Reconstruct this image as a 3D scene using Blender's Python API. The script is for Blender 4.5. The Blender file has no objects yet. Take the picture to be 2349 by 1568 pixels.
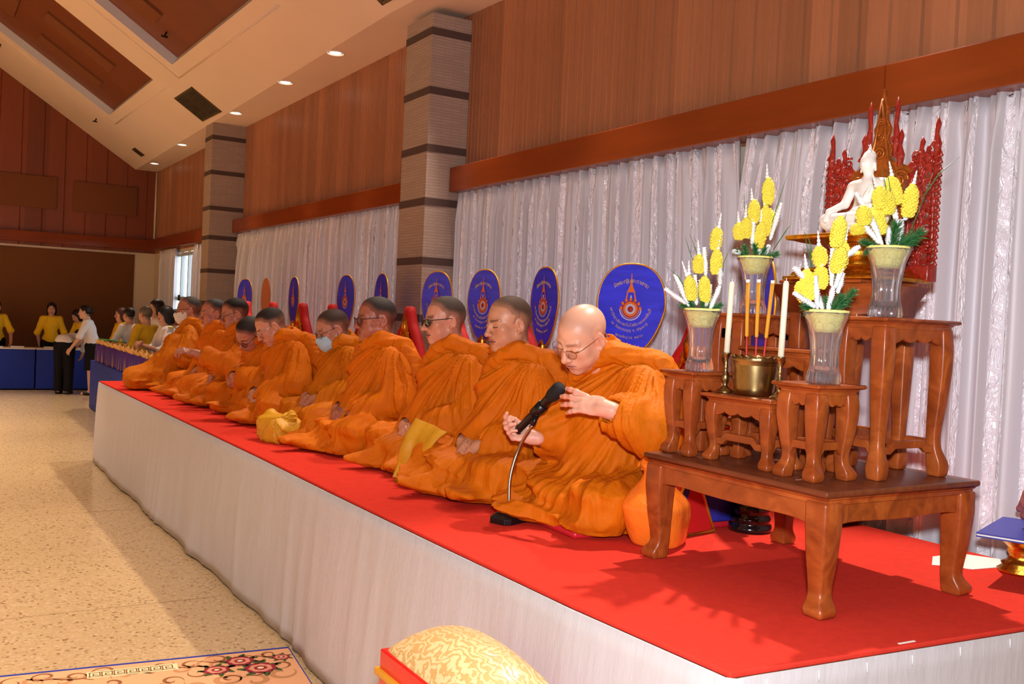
import bpy, bmesh, math, random
import numpy as np
from mathutils import Vector, Matrix, Euler

SC = bpy.context.scene
COL = SC.collection
PI = math.pi

# ------------------------------------------------------------------ tagging
def tag(o, label=None, cat=None, group=None, kind=None):
    if label: o['label'] = label
    if cat: o['category'] = cat
    if group: o['group'] = group
    if kind: o['kind'] = kind
    return o

def empty(name, loc=(0, 0, 0), rot=(0, 0, 0), label=None, cat=None, group=None, scale=1.0):
    o = bpy.data.objects.new(name, None)
    COL.objects.link(o)
    o.location = loc
    o.rotation_euler = rot
    o.scale = (scale,) * 3
    o.empty_display_size = 0.05
    return tag(o, label, cat, group)

def link_mesh(name, me, mat=None, parent=None, loc=(0, 0, 0), rot=(0, 0, 0), smooth=True):
    o = bpy.data.objects.new(name, me)
    COL.objects.link(o)
    o.location = loc
    o.rotation_euler = rot
    if mat is not None:
        for m in (mat if isinstance(mat, (list, tuple)) else [mat]):
            me.materials.append(m)
    if smooth and len(me.polygons):
        me.polygons.foreach_set('use_smooth', [True] * len(me.polygons))
    if parent is not None:
        o.parent = parent
    return o

def copy_tree(o, parent=None):
    c = o.copy()
    COL.objects.link(c)
    c.parent = parent
    for ch in list(o.children):
        copy_tree(ch, c)
    return c

# ------------------------------------------------------------------ mesh builder
class MB:
    """collects shapes; build() links them as ONE mesh object"""
    def __init__(self):
        self.v = []; self.f = []; self.m = []; self.s = []
        self.mi = 0; self.M = None; self.sm = True
    def add(self, vs, fs, smooth=None):
        n = len(self.v)
        if self.M is not None:
            vs = [self.M @ Vector(p) for p in vs]
        self.v += [tuple(p) for p in vs]
        self.f += [tuple(i + n for i in f) for f in fs]
        self.m += [self.mi] * len(fs)
        self.s += [self.sm if smooth is None else smooth] * len(fs)
        return self
    def box(self, x0, x1, y0, y1, z0, z1, b=0.0):
        if b <= 0:
            vs = [(x, y, z) for z in (z0, z1) for y in (y0, y1) for x in (x0, x1)]
            fs = [(0, 2, 3, 1), (4, 5, 7, 6), (0, 1, 5, 4), (2, 6, 7, 3), (0, 4, 6, 2), (1, 3, 7, 5)]
            return self.add(vs, fs, False)
        bm = bmesh.new()
        r = bmesh.ops.create_cube(bm, size=1)
        for v in bm.verts:
            v.co = Vector(((x0 + x1) / 2 + v.co.x * (x1 - x0), (y0 + y1) / 2 + v.co.y * (y1 - y0), (z0 + z1) / 2 + v.co.z * (z1 - z0)))
        bmesh.ops.bevel(bm, geom=bm.edges[:], offset=b, segments=2, profile=0.6, affect='EDGES')
        self.bm(bm, True)
        return self
    def bm(self, bm, smooth=True):
        bm.verts.index_update()
        self.add([v.co.copy() for v in bm.verts], [[v.index for v in f.verts] for f in bm.faces], smooth)
        bm.free()
    def lathe(self, prof, n=24, c=(0, 0, 0), cap=True, fn=None):
        """prof [(r,z)...] around z; fn(theta,r,z)->r"""
        vs = []; fs = []
        for r, z in prof:
            for i in range(n):
                t = 2 * PI * i / n
                rr = fn(t, r, z) if fn else r
                vs.append((c[0] + rr * math.cos(t), c[1] + rr * math.sin(t), c[2] + z))
        for j in range(len(prof) - 1):
            for i in range(n):
                a = j * n + i; b = j * n + (i + 1) % n
                fs.append((a, b, b + n, a + n))
        if cap:
            fs.append(tuple(reversed(range(n))))
            fs.append(tuple(range((len(prof) - 1) * n, len(prof) * n)))
        return self.add(vs, fs)
    def tube(self, pts, rad, n=8, cap=True, closed=False):
        pts = [Vector(p) for p in pts]
        m = len(pts)
        rads = rad if isinstance(rad, (list, tuple)) else [rad] * m
        up = None; vs = []; fs = []
        for i, p in enumerate(pts):
            if closed:
                t = pts[(i + 1) % m] - pts[i - 1]
            else:
                t = pts[min(i + 1, m - 1)] - pts[max(i - 1, 0)]
            if t.length < 1e-9: t = Vector((0, 0, 1))
            t.normalize()
            if up is None:
                up = Vector((0, 0, 1)) if abs(t.z) < .9 else Vector((1, 0, 0))
            a = t.cross(up)
            if a.length < 1e-6: a = t.cross(Vector((0, 1, 0)))
            a.normalize(); b = a.cross(t).normalized(); up = b
            for k in range(n):
                th = 2 * PI * k / n
                vs.append(p + (a * math.cos(th) + b * math.sin(th)) * rads[i])
        rows = m if closed else m - 1
        for j in range(rows):
            for k in range(n):
                q = ((j + 1) % m) * n
                fs.append((j * n + k, j * n + (k + 1) % n, q + (k + 1) % n, q + k))
        if cap and not closed:
            fs.append(tuple(reversed(range(n))))
            fs.append(tuple(range((m - 1) * n, m * n)))
        return self.add(vs, fs)
    def prism(self, outline, thick, frame, smooth=False, holes=None):
        """2D outline (u,v) extruded by +-thick/2 along w of frame (origin,u,v,w)"""
        o, U, V, W = [Vector(q) for q in frame]
        n = len(outline)
        vs = [o + U * a + V * b - W * thick / 2 for a, b in outline] + [o + U * a + V * b + W * thick / 2 for a, b in outline]
        fs = [tuple(reversed(range(n))), tuple(range(n, 2 * n))]
        fs += [(i, (i + 1) % n, n + (i + 1) % n, n + i) for i in range(n)]
        return self.add(vs, fs, smooth)
    def sphere(self, c, r, nu=12, nv=8, sc=(1, 1, 1)):
        vs = [(c[0], c[1], c[2] - r * sc[2])]
        for j in range(1, nv):
            ph = -PI / 2 + PI * j / nv
            for i in range(nu):
                t = 2 * PI * i / nu
                vs.append((c[0] + r * sc[0] * math.cos(ph) * math.cos(t), c[1] + r * sc[1] * math.cos(ph) * math.sin(t), c[2] + r * sc[2] * math.sin(ph)))
        vs.append((c[0], c[1], c[2] + r * sc[2]))
        fs = [(0, 1 + (i + 1) % nu, 1 + i) for i in range(nu)]
        for j in range(nv - 2):
            for i in range(nu):
                a = 1 + j * nu + i; b = 1 + j * nu + (i + 1) % nu
                fs.append((a, b, b + nu, a + nu))
        l = len(vs) - 1; q = 1 + (nv - 2) * nu
        fs += [(q + i, q + (i + 1) % nu, l) for i in range(nu)]
        return self.add(vs, fs)
    def quad_strip(self, rows, smooth=True):
        """rows: list of equal-length point lists"""
        n = len(rows[0]); vs = [p for r in rows for p in r]; fs = []
        for j in range(len(rows) - 1):
            for i in range(n - 1):
                fs.append((j * n + i, j * n + i + 1, (j + 1) * n + i + 1, (j + 1) * n + i))
        return self.add(vs, fs, smooth)
    def build(self, name, mat=None, parent=None, loc=(0, 0, 0), rot=(0, 0, 0), bevel=0, angle=None):
        me = bpy.data.meshes.new(name)
        me.from_pydata(self.v, [], self.f)
        me.polygons.foreach_set('material_index', self.m)
        o = link_mesh(name, me, mat, parent, loc, rot, smooth=False)
        me.polygons.foreach_set('use_smooth', self.s)
        if bevel:
            md = o.modifiers.new('bevel', 'BEVEL'); md.width = bevel; md.segments = 2; md.limit_method = 'ANGLE'
            md.angle_limit = math.radians(40)
        return o

def outline_tube(pts, r):  # polygonal closed outline helper
    return pts

# ------------------------------------------------------------------ materials
def lin(c):
    return tuple(((x / 255) / 12.92 if x / 255 <= .04045 else ((x / 255 + .055) / 1.055) ** 2.4) for x in c) + (1,)

class NT:
    def __init__(self, name):
        self.m = bpy.data.materials.new(name)
        self.m.use_nodes = True
        self.t = self.m.node_tree
        self.b = self.t.nodes['Principled BSDF']
    def n(self, typ, **kw):
        x = self.t.nodes.new(typ)
        for k, v in kw.items():
            if k.startswith('i_'):
                x.inputs[k[2:].replace('_', ' ')].default_value = v
            else:
                setattr(x, k, v)
        return x
    def l(self, a, b):
        self.t.links.new(a, b)
    def set(self, **kw):
        for k, v in kw.items():
            self.b.inputs[k.replace('_', ' ')].default_value = v
        return self

def ramp(nt, fac, stops):
    r = nt.n('ShaderNodeValToRGB')
    e = r.color_ramp.elements
    while len(e) < len(stops): e.new(0.5)
    for q, (p, c) in zip(e, stops):
        q.position = p; q.color = c
    nt.l(fac, r.inputs[0])
    return r.outputs[0]

def mat(name, col, rough=.5, metal=0, spec=.5, noise=None, bump=None, coat=0, sheen=0, trans=0, ior=1.45, emit=None):
    """noise=(scale xyz, amount, detail) colour variation; bump=(scale xyz, strength, dist)"""
    nt = NT(name)
    c = lin(col)
    nt.set(Base_Color=c, Roughness=rough, Metallic=metal, Specular_IOR_Level=spec, IOR=ior)
    if coat: nt.set(Coat_Weight=coat, Coat_Roughness=.15)
    if sheen: nt.set(Sheen_Weight=sheen, Sheen_Roughness=.4)
    if trans: nt.set(Transmission_Weight=trans)
    if emit: nt.set(Emission_Color=lin(emit[0]), Emission_Strength=emit[1])
    if noise or bump:
        tc = nt.n('ShaderNodeTexCoord')
    if noise:
        mp = nt.n('ShaderNodeMapping'); mp.inputs['Scale'].default_value = noise[0]
        nt.l(tc.outputs['Object'], mp.inputs['Vector'])
        nz = nt.n('ShaderNodeTexNoise', i_Scale=1.0, i_Detail=noise[2] if len(noise) > 2 else 4.0, i_Roughness=.6)
        nt.l(mp.outputs[0], nz.inputs['Vector'])
        a = noise[1]
        o = ramp(nt, nz.outputs['Fac'], [(.3, tuple(min(1, x * (1 - a)) for x in c[:3]) + (1,)), (.7, tuple(min(1, x * (1 + a)) for x in c[:3]) + (1,))])
        nt.l(o, nt.b.inputs['Base Color'])
    if bump:
        mp = nt.n('ShaderNodeMapping'); mp.inputs['Scale'].default_value = bump[0]
        nt.l(tc.outputs['Object'], mp.inputs['Vector'])
        nz = nt.n('ShaderNodeTexNoise', i_Scale=1.0, i_Detail=4.0, i_Roughness=.6)
        nt.l(mp.outputs[0], nz.inputs['Vector'])
        bp = nt.n('ShaderNodeBump', i_Strength=bump[1], i_Distance=bump[2])
        nt.l(nz.outputs['Fac'], bp.inputs['Height']); nt.l(bp.outputs[0], nt.b.inputs['Normal'])
    return nt.m

# ------------------------------------------------------------------ implicit surfaces
def vnoise(x, y, z, seed=0):
    xi = np.floor(x).astype(np.int64); yi = np.floor(y).astype(np.int64); zi = np.floor(z).astype(np.int64)
    fx = x - xi; fy = y - yi; fz = z - zi
    fx = fx * fx * (3 - 2 * fx); fy = fy * fy * (3 - 2 * fy); fz = fz * fz * (3 - 2 * fz)
    def h(a, b, c):
        n = (a * 374761393 + b * 668265263 + c * 2147483647 + seed * 974634777) & 0xffffffff
        n = ((n ^ (n >> 13)) * 1274126177) & 0xffffffff
        return ((n ^ (n >> 16)) & 0xffff) / 65535.0
    r = 0
    for dx in (0, 1):
        for dy in (0, 1):
            for dz in (0, 1):
                w = (fx if dx else 1 - fx) * (fy if dy else 1 - fy) * (fz if dz else 1 - fz)
                r = r + w * h(xi + dx, yi + dy, zi + dz)
    return r

def sstep(a, b, x):
    t = np.clip((x - a) / (b - a), 0, 1)
    return t * t * (3 - 2 * t)

def ridge(n, p=1.0):
    return (1 - np.abs(2 * n - 1)) ** p

def smin(a, b, k):
    h = np.maximum(k - np.abs(a - b), 0) / k
    return np.minimum(a, b) - h * h * k * .25

def smax(a, b, k):
    return -smin(-a, -b, k)

def caps(p, a, b, ra, rb=None):
    rb = ra if rb is None else rb
    a = np.asarray(a, float); b = np.asarray(b, float); ba = b - a
    q = p - a
    h = np.clip((q @ ba) / max(ba @ ba, 1e-12), 0, 1)
    d = q - h[:, None] * ba
    return np.sqrt((d * d).sum(1)) - (ra + (rb - ra) * h)

def ell(p, c, r, R=None):
    q = p - np.asarray(c, float)
    if R is not None: q = q @ R
    r = np.asarray(r, float)
    a = q / r
    k0 = np.sqrt((a * a).sum(1)); b = a / r
    k1 = np.sqrt((b * b).sum(1)) + 1e-9
    return k0 * (k0 - 1) / k1

def sph(p, c, r):
    q = p - np.asarray(c, float)
    return np.sqrt((q * q).sum(1)) - r

def poly2(u, v, P):
    """signed distance to polygon in 2D"""
    P = np.asarray(P, float); n = len(P)
    d = np.full(u.shape, 1e9); s = np.ones(u.shape)
    for i in range(n):
        a = P[i]; b = P[i - 1]; e = b - a
        wx = u - a[0]; wy = v - a[1]
        t = np.clip((wx * e[0] + wy * e[1]) / (e @ e), 0, 1)
        dx = wx - e[0] * t; dy = wy - e[1] * t
        d = np.minimum(d, dx * dx + dy * dy)
        c1 = v >= a[1]; c2 = v < b[1]; c3 = e[0] * wy > e[1] * wx
        fl = (c1 & c2 & c3) | (~c1 & ~c2 & ~c3)
        s = np.where(fl, -s, s)
    return s * np.sqrt(d)

def rotm(yaw=0, pitch=0, roll=0):
    """columns = local fwd,left,up in parent; yaw + turns left, pitch + nods down, roll + tilts to the right shoulder"""
    M = Matrix.Rotation(yaw, 3, 'Z') @ Matrix.Rotation(pitch, 3, 'Y') @ Matrix.Rotation(roll, 3, 'X')
    return np.array(M)

def mesh_sdf(fn, lo, hi, res, margin=0.0, B=8):
    """surface-nets mesh of fn(points)<0, evaluated only in blocks near the surface"""
    lo = np.asarray(lo, float); hi = np.asarray(hi, float)
    nb = np.maximum(np.ceil((hi - lo) / (res * B)).astype(int), 1)
    n = nb * B + 1
    ctr = [lo[i] + (np.arange(nb[i]) + .5) * B * res for i in range(3)]
    G = np.stack(np.meshgrid(*ctr, indexing='ij'), -1).reshape(-1, 3)
    dc = fn(G)
    act = np.abs(dc) < B * res * .87 * 1.35 + margin
    D = np.empty(n, np.float32)
    sg = np.where(dc < 0, -1.0, 1.0).reshape(nb)
    D[:-1, :-1, :-1] = np.repeat(np.repeat(np.repeat(sg, B, 0), B, 1), B, 2)
    D[-1] = 1; D[:, -1] = 1; D[:, :, -1] = 1
    ia = np.argwhere(act.reshape(nb))
    if len(ia) == 0: return np.zeros((0, 3)), np.zeros((0, 4), int)
    o = np.arange(B + 1)
    og = np.stack(np.meshgrid(o, o, o, indexing='ij'), -1).reshape(-1, 3)
    for s in range(0, len(ia), 400):
        idx = (ia[s:s + 400, None, :] * B + og[None]).reshape(-1, 3)
        D[idx[:, 0], idx[:, 1], idx[:, 2]] = fn(lo + idx * res)
    I = D < 0
    c = np.zeros(n - 1, np.int8)
    for dx in (0, 1):
        for dy in (0, 1):
            for dz in (0, 1):
                c += I[dx:n[0] - 1 + dx, dy:n[1] - 1 + dy, dz:n[2] - 1 + dz]
    cells = np.argwhere((c > 0) & (c < 8))
    idm = -np.ones(n - 1, np.int64)
    idm[cells[:, 0], cells[:, 1], cells[:, 2]] = np.arange(len(cells))
    cor = np.array([(x, y, z) for x in (0, 1) for y in (0, 1) for z in (0, 1)])
    val = np.stack([D[cells[:, 0] + k[0], cells[:, 1] + k[1], cells[:, 2] + k[2]] for k in cor], 1)
    acc = np.zeros((len(cells), 3)); cnt = np.zeros(len(cells))
    for a in range(8):
        for b in range(a + 1, 8):
            if np.abs(cor[a] - cor[b]).sum() != 1: continue
            m = (val[:, a] < 0) != (val[:, b] < 0)
            t = val[m, a] / (val[m, a] - val[m, b])
            acc[m] += cor[a] + t[:, None] * (cor[b] - cor[a]); cnt[m] += 1
    V = lo + (cells + acc / cnt[:, None]) * res
    F = []
    for ax in range(3):
        sl0 = [slice(1, n[i] - 1) for i in range(3)]; sl1 = list(sl0)
        sl0[ax] = slice(0, n[ax] - 1); sl1[ax] = slice(1, n[ax])
        A = I[tuple(sl0)]; Bv = I[tuple(sl1)]
        off = np.array([1, 1, 1]); off[ax] = 0
        e = np.argwhere(A != Bv); ins = A[e[:, 0], e[:, 1], e[:, 2]]
        e = e + off
        u, v = [(1, 2), (2, 0), (0, 1)][ax]
        du = np.zeros(3, int); du[u] = 1; dv = np.zeros(3, int); dv[v] = 1
        q = [idm[tuple((e - s).T)] for s in (du + dv, dv, 0 * du, du)]
        q = np.stack(q, 1)
        q[~ins] = q[~ins][:, ::-1]
        F.append(q)
    F = np.concatenate(F)
    F = F[(F >= 0).all(1)]
    return V, F

def relax(V, F, it=1, w=.5):
    for _ in range(it):
        acc = np.zeros_like(V); cnt = np.zeros(len(V))
        for i in range(4):
            for j in (1, 3):
                np.add.at(acc, F[:, i], V[F[:, (i + j) % 4]]); np.add.at(cnt, F[:, i], 1)
        V = V + w * (acc / np.maximum(cnt, 1)[:, None] - V)
    return V

def np_mesh(name, parts, attr=None):
    """parts: list of (V,F,color Nx3 or None) joined into ONE mesh"""
    Vs = []; Fs = []; Cs = []; k = 0
    for V, F, C in parts:
        Vs.append(V); Fs.append(F + k); k += len(V)
        Cs.append(np.ones((len(V), 3)) if C is None else C)
    V = np.concatenate(Vs); F = np.concatenate(Fs); C = np.concatenate(Cs)
    me = bpy.data.meshes.new(name)
    me.vertices.add(len(V)); me.vertices.foreach_set('co', V.astype(np.float32).ravel())
    me.loops.add(len(F) * 4); me.loops.foreach_set('vertex_index', F.astype(np.int32).ravel())
    me.polygons.add(len(F)); me.polygons.foreach_set('loop_start', np.arange(len(F), dtype=np.int32) * 4)
    me.update(calc_edges=True)
    ca = me.color_attributes.new('Col', 'FLOAT_COLOR', 'POINT')
    ca.data.foreach_set('color', np.concatenate([C, np.ones((len(C), 1))], 1).astype(np.float32).ravel())
    me.validate()
    return me

def vcol_mat(name, rough=.5, spec=.5, bump=None, sss=0, noise=0, sheen=0):
    """material whose colour is the mesh's own colour attribute"""
    nt = NT(name)
    a = nt.n('ShaderNodeVertexColor', layer_name='Col')
    nt.l(a.outputs['Color'], nt.b.inputs['Base Color'])
    nt.set(Roughness=rough, Specular_IOR_Level=spec)
    if sss: nt.set(Subsurface_Weight=sss, Subsurface_Radius=(.008, .003, .002), Subsurface_Scale=1.0)
    if sheen: nt.set(Sheen_Weight=sheen)
    if bump:
        tc = nt.n('ShaderNodeTexCoord')
        nz = nt.n('ShaderNodeTexNoise', i_Scale=bump[0], i_Detail=4.0)
        nt.l(tc.outputs['Object'], nz.inputs['Vector'])
        bp = nt.n('ShaderNodeBump', i_Strength=bump[1], i_Distance=bump[2])
        nt.l(nz.outputs['Fac'], bp.inputs['Height']); nt.l(bp.outputs[0], nt.b.inputs['Normal'])
    return nt.m
# ------------------------------------------------------------------ people: heads, hands
SKIN = vcol_mat('skin', rough=.42, spec=.45, bump=(350, .12, .001))
def L3(c): return np.array(lin(c)[:3])

def head_fn(P, nb, wide=1.0, jaw=1.0, long=1.0, nose=1.0, fat=0.0):
    """skull, face, ears and neck in head space: x ahead, y left, z up, eyes at z=0; nb = foot of the neck"""
    x, y, z = P[:, 0], P[:, 1] / wide, P[:, 2] / long
    Q = np.stack([x, y, z], 1)
    A = np.stack([x, np.abs(y), z], 1)           # mirrored copy
    d = ell(Q, (-.012, 0, .030), (.097, .077, .083))
    d = smin(d, ell(Q, (.026, 0, -.034), (.058, .059, .078)), .03)
    d = smin(d, caps(A, (.056, .006, -.093), (-.006, .049 * jaw, -.052), .018 + fat, .022 + fat), .025)
    d = smin(d, sph(A, (.067, .004, -.099), .016), .02)
    d = smin(d, sph(A, (.046, .038, -.052), .024 + fat), .03)
    d = smin(d, sph(A, (.056, .046, -.018), .020), .02)
    d = smin(d, caps(A, (.080, .010, .020), (.068, .044, .020), .009), .012)
    d = smax(d, -ell(A, (.096, .032, .002), (.018, .018, .011)), .012)
    d = smin(d, ell(A, (.0750, .032, -.002), (.0105, .0185, .0110)), .006)
    nz = .005 * (nose - 1)
    d = smin(d, caps(Q, (.084, 0, .012), (.104 + nz, 0, -.030), .0075, .0105), .012)
    d = smin(d, sph(Q, (.107 + nz, 0, -.035), .0115 * nose), .006)
    d = smin(d, sph(A, (.097, .0125 * nose, -.038), .0085 * nose), .006)
    d = smax(d, -sph(A, (.106, .0065, -.0475), .0042), .003)
    d = smin(d, ell(Q, (.073, 0, -.067), (.019, .034, .023)), .016)
    d = smin(d, ell(Q, (.0875, 0, -.0628), (.0095, .0255, .0050)), .005)
    d = smin(d, ell(Q, (.0862, 0, -.0735), (.0095, .022, .0060)), .005)
    d = smax(d, -caps(A, (.0985, 0, -.0678), (.083, .027, -.0668), .0020), .003)
    Re = np.array(Matrix.Rotation(-.35, 3, 'Z') @ Matrix.Rotation(.18, 3, 'Y'))
    e = ell(A, (-.014, .078, -.008), (.0185, .0065, .031), Re)
    e = smin(e, sph(A, (-.004, .076, -.036), .0075), .008)
    e = smax(e, -ell(A, (-.010, .086, -.006), (.0105, .0075, .018), Re), .004)
    d = smin(d, e, .007)
    nb = np.asarray(nb, float)
    d = smin(d, caps(Q, (-.022, 0, -.055), nb, .053 + fat * .6, .062 + fat * .6), .03)
    d = smin(d, caps(Q, (.022, 0, -.085), nb + np.array((.035, 0, .0)), .026 + fat, .03), .03)
    return d

HAIRLINE = [(.080, .078), (.054, .068), (.043, .046), (.026, .034), (.019, .004), (.008, .002), (.002, .026), (-.030, .018), (-.038, -.034), (-.052, -.078), (-.14, -.10), (-.14, .16), (.10, .16)]
def hair_region(P, recede=0.0):
    H = [(a - recede * (1 if b > .025 and b < .1 else 0), b) for a, b in HAIRLINE]
    return poly2(P[:, 0] + .10 * np.minimum(np.abs(P[:, 1]) - .03, 0) * 0, P[:, 2], H)

def head_colors(V, skin, brow=(45, 30, 25), lip=(140, 72, 62), scalp=None, recede=0, seed=0, shade=None):
    c = np.tile(L3(skin), (len(V), 1))
    A = np.stack([V[:, 0], np.abs(V[:, 1]), V[:, 2]], 1)
    def mix(w, col):
        nonlocal c
        c = c * (1 - w[:, None]) + L3(col)[None] * w[:, None]
    n = vnoise(V[:, 0] * 60, V[:, 1] * 60, V[:, 2] * 60, seed)
    c *= (.93 + .14 * n)[:, None]
    # ruddier nose, cheeks and ears: the skin's own tint
    rud = (skin[0], int(skin[1] * .86), int(skin[2] * .82))
    w = np.exp(-(sph(A, (.104, 0, -.035), 0) / .018) ** 2) * .6 + np.exp(-(sph(A, (.062, .045, -.03), 0) / .03) ** 2) * .4 + np.exp(-(sph(A, (-.012, .08, -.01), 0) / .03) ** 2) * .5
    mix(np.clip(w, 0, 1), rud)
    if scalp is not None:
        w = sstep(.006, -.012, hair_region(V, recede)) * .75
        mix(w * (A[:, 1] < .074), scalp)
    mix(sstep(.006, .0015, caps(A, (.090, .014, .0195), (.073, .047, .022), .002, .001)) * .75, brow)
    mix(sstep(.0034, .0012, np.minimum(caps(A, (.0825, .0175, -.0062), (.0855, .032, -.0075), .0004), caps(A, (.0855, .032, -.0075), (.079, .048, -.0045), .0004))) * .92, (30, 20, 18))
    mix(sstep(.002, -.001, np.minimum(ell(A, (.0885, 0, -.0628), (.011, .0262, .0055)), ell(A, (.0872, 0, -.0735), (.011, .0228, .0064)))) * .7, lip)
    mix(sstep(.0035, .001, caps(A, (.0965, 0, -.0678), (.084, .027, -.0668), .0005)) * .8, (70, 30, 28))
    mix(sstep(.0055, .003, sph(A, (.106, .0065, -.0475), 0)) * .8, (60, 28, 24))
    return c

def make_head(pos, R, nb_world, skin, res=.003, hair=None, recede=0.0, shape={}, scalp=None, seed=0, brow=(45, 30, 25), hair_t=.005, lip=(140, 72, 62), scale=1.0):
    """returns (skin part, hair part or None) in the figure's own space"""
    pos = np.asarray(pos, float)
    nb = (np.asarray(nb_world, float) - pos) @ R / scale
    fn = lambda P: head_fn(P, nb, **shape)
    lo = np.minimum((-.13, -.105, -.135), nb - .075); hi = np.maximum((.135, .105, .13), nb + .075)
    V, F = mesh_sdf(fn, lo, hi, res, margin=.012)
    C = head_colors(V, skin, brow=brow, lip=lip, scalp=scalp, recede=recede, seed=seed)
    skinpart = (pos + (V * scale) @ R.T, F, C)
    hp = None
    if hair is not None:
        w = shape.get('wide', 1.0)
        def hf(P):
            d = ell(np.stack([P[:, 0], P[:, 1] / w, P[:, 2]], 1), (-.012, 0, .030), (.097, .077, .083))
            reg = hair_region(P, recede)
            t = .0012 + hair_t * sstep(.0, -.030, reg)
            d = np.minimum(d, head_fn(P, nb, **shape)) - t
            A = np.stack([P[:, 0], np.abs(P[:, 1]), P[:, 2]], 1)
            d = smax(d, reg + .006 * (vnoise(P[:, 0] * 160, P[:, 1] * 160, P[:, 2] * 160, seed) - .5), .002)
            return smax(d, -ell(A, (-.010, .085, -.006), (.022, .022, .031)), .003)
        V, F = mesh_sdf(hf, (-.135, -.105, -.12), (.12, .105, .14), res * .9, margin=.012)
        n = vnoise(V[:, 0] * 900, V[:, 1] * 900, V[:, 2] * 900, seed)
        fade = sstep(-.002, -.034, hair_region(V, recede))          # clippered shorter towards the edges
        fade = fade * (.45 + .55 * sstep(.0, .05, V[:, 2]))
        sk = L3(skin) * .55 + L3(hair) * .45
        C = (sk[None] * (1 - fade[:, None]) + L3(hair)[None] * fade[:, None]) * (.75 + .5 * n)[:, None]
        hp = (pos + (V * scale) @ R.T, F, C)
    return skinpart, hp

def hand_fn(P, curls, thumb, spread=.12, side=1):
    """hand in its own space: wrist at 0, fingers to +x, back of hand +z, thumb on +y*side. curls: 4 (a,b,c) bends"""
    Q = np.stack([P[:, 0], P[:, 1] * side, P[:, 2]], 1)
    d = caps(Q, (-.03, 0, 0), (.012, 0, 0), .025, .024)
    R = None
    d = smin(d, ell(Q, (.045, .0, -.002), (.046, .036, .0155)), .018)
    d = smin(d, caps(Q, (.018, .020, -.006), (.050, .026, -.008), .015, .012), .014)
    ys = (.029, .0095, -.0095, -.027); L = ((.043, .026, .020), (.047, .029, .021), (.043, .027, .020), (.034, .020, .018)); r0 = (.0094, .0096, .0092, .0082)
    for i in range(4):
        p = np.array((.084 - .004 * abs(i - 1) - (.006 if i == 3 else 0), ys[i], 0.0))
        a = 0.0; yaw = spread * (1.5 - i) * .7
        for j in range(3):
            a += curls[i][j]
            q = p + L[i][j] * np.array((math.cos(a) * math.cos(yaw), math.cos(a) * math.sin(yaw), -math.sin(a)))
            r1 = r0[i] * (1 - .07 * j)
            d = smin(d, caps(Q, p, q, r1, r1 * .93), .009 if j else .012)
            p = q
    p = np.array((.022, .026, -.006))
    for k, (dx, dy, dz, r) in enumerate(thumb):
        q = p + np.array((dx, dy, dz))
        d = smin(d, caps(Q, p, q, r, r * .9), .010 if k == 0 else .005)
        p = q
    return d

THUMB_REST = ((.030, .018, -.008, .013), (.030, .008, -.008, .0105), (.024, .001, -.004, .0095))
def make_hand(wrist, R, curls, skin, thumb=THUMB_REST, spread=.12, side=1, res=.0022, elbow=None, r_el=.042, scale=1.0):
    """hand plus forearm up to the elbow; returns a part in the figure's space"""
    wrist = np.asarray(wrist, float)
    el = None if elbow is None else (np.asarray(elbow, float) - wrist) @ R / scale
    def fn(P):
        d = hand_fn(P, curls, thumb, spread, side)
        if el is not None:
            m = el * .45
            d = smin(d, caps(P, (-.005, 0, 0), m, .0255, r_el * .92), .02)
            d = smin(d, caps(P, m, el, r_el * .92, r_el), .02)
        return d
    lo = np.array((-.06, -.09, -.11)); hi = np.array((.21, .09, .06))
    if el is not None:
        lo = np.minimum(lo, el - .06); hi = np.maximum(hi, el + .06)
    V, F = mesh_sdf(fn, lo, hi, res, margin=.006)
    n = vnoise(V[:, 0] * 50, V[:, 1] * 50, V[:, 2] * 50, 3)
    C = np.tile(L3(skin), (len(V), 1)) * (.93 + .14 * n)[:, None]
    rud = L3((skin[0], int(skin[1] * .84), int(skin[2] * .80)))
    w = sstep(.09, .15, V[:, 0])[:, None] * .6
    C = C * (1 - w) + rud * w
    return (wrist + (V * scale) @ R.T, F, C)
# ------------------------------------------------------------------ the hall
def wx(y): return 3.5 + max(0.0, y - 7) * .016          # the long wall drifts a little outwards
def zo(y): return max(0.0, y - 7) * .0136
def ceil_z(x, y): return 3.9 - (.548 * (x - 3) - .024 * (y - 7)) / .836

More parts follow.
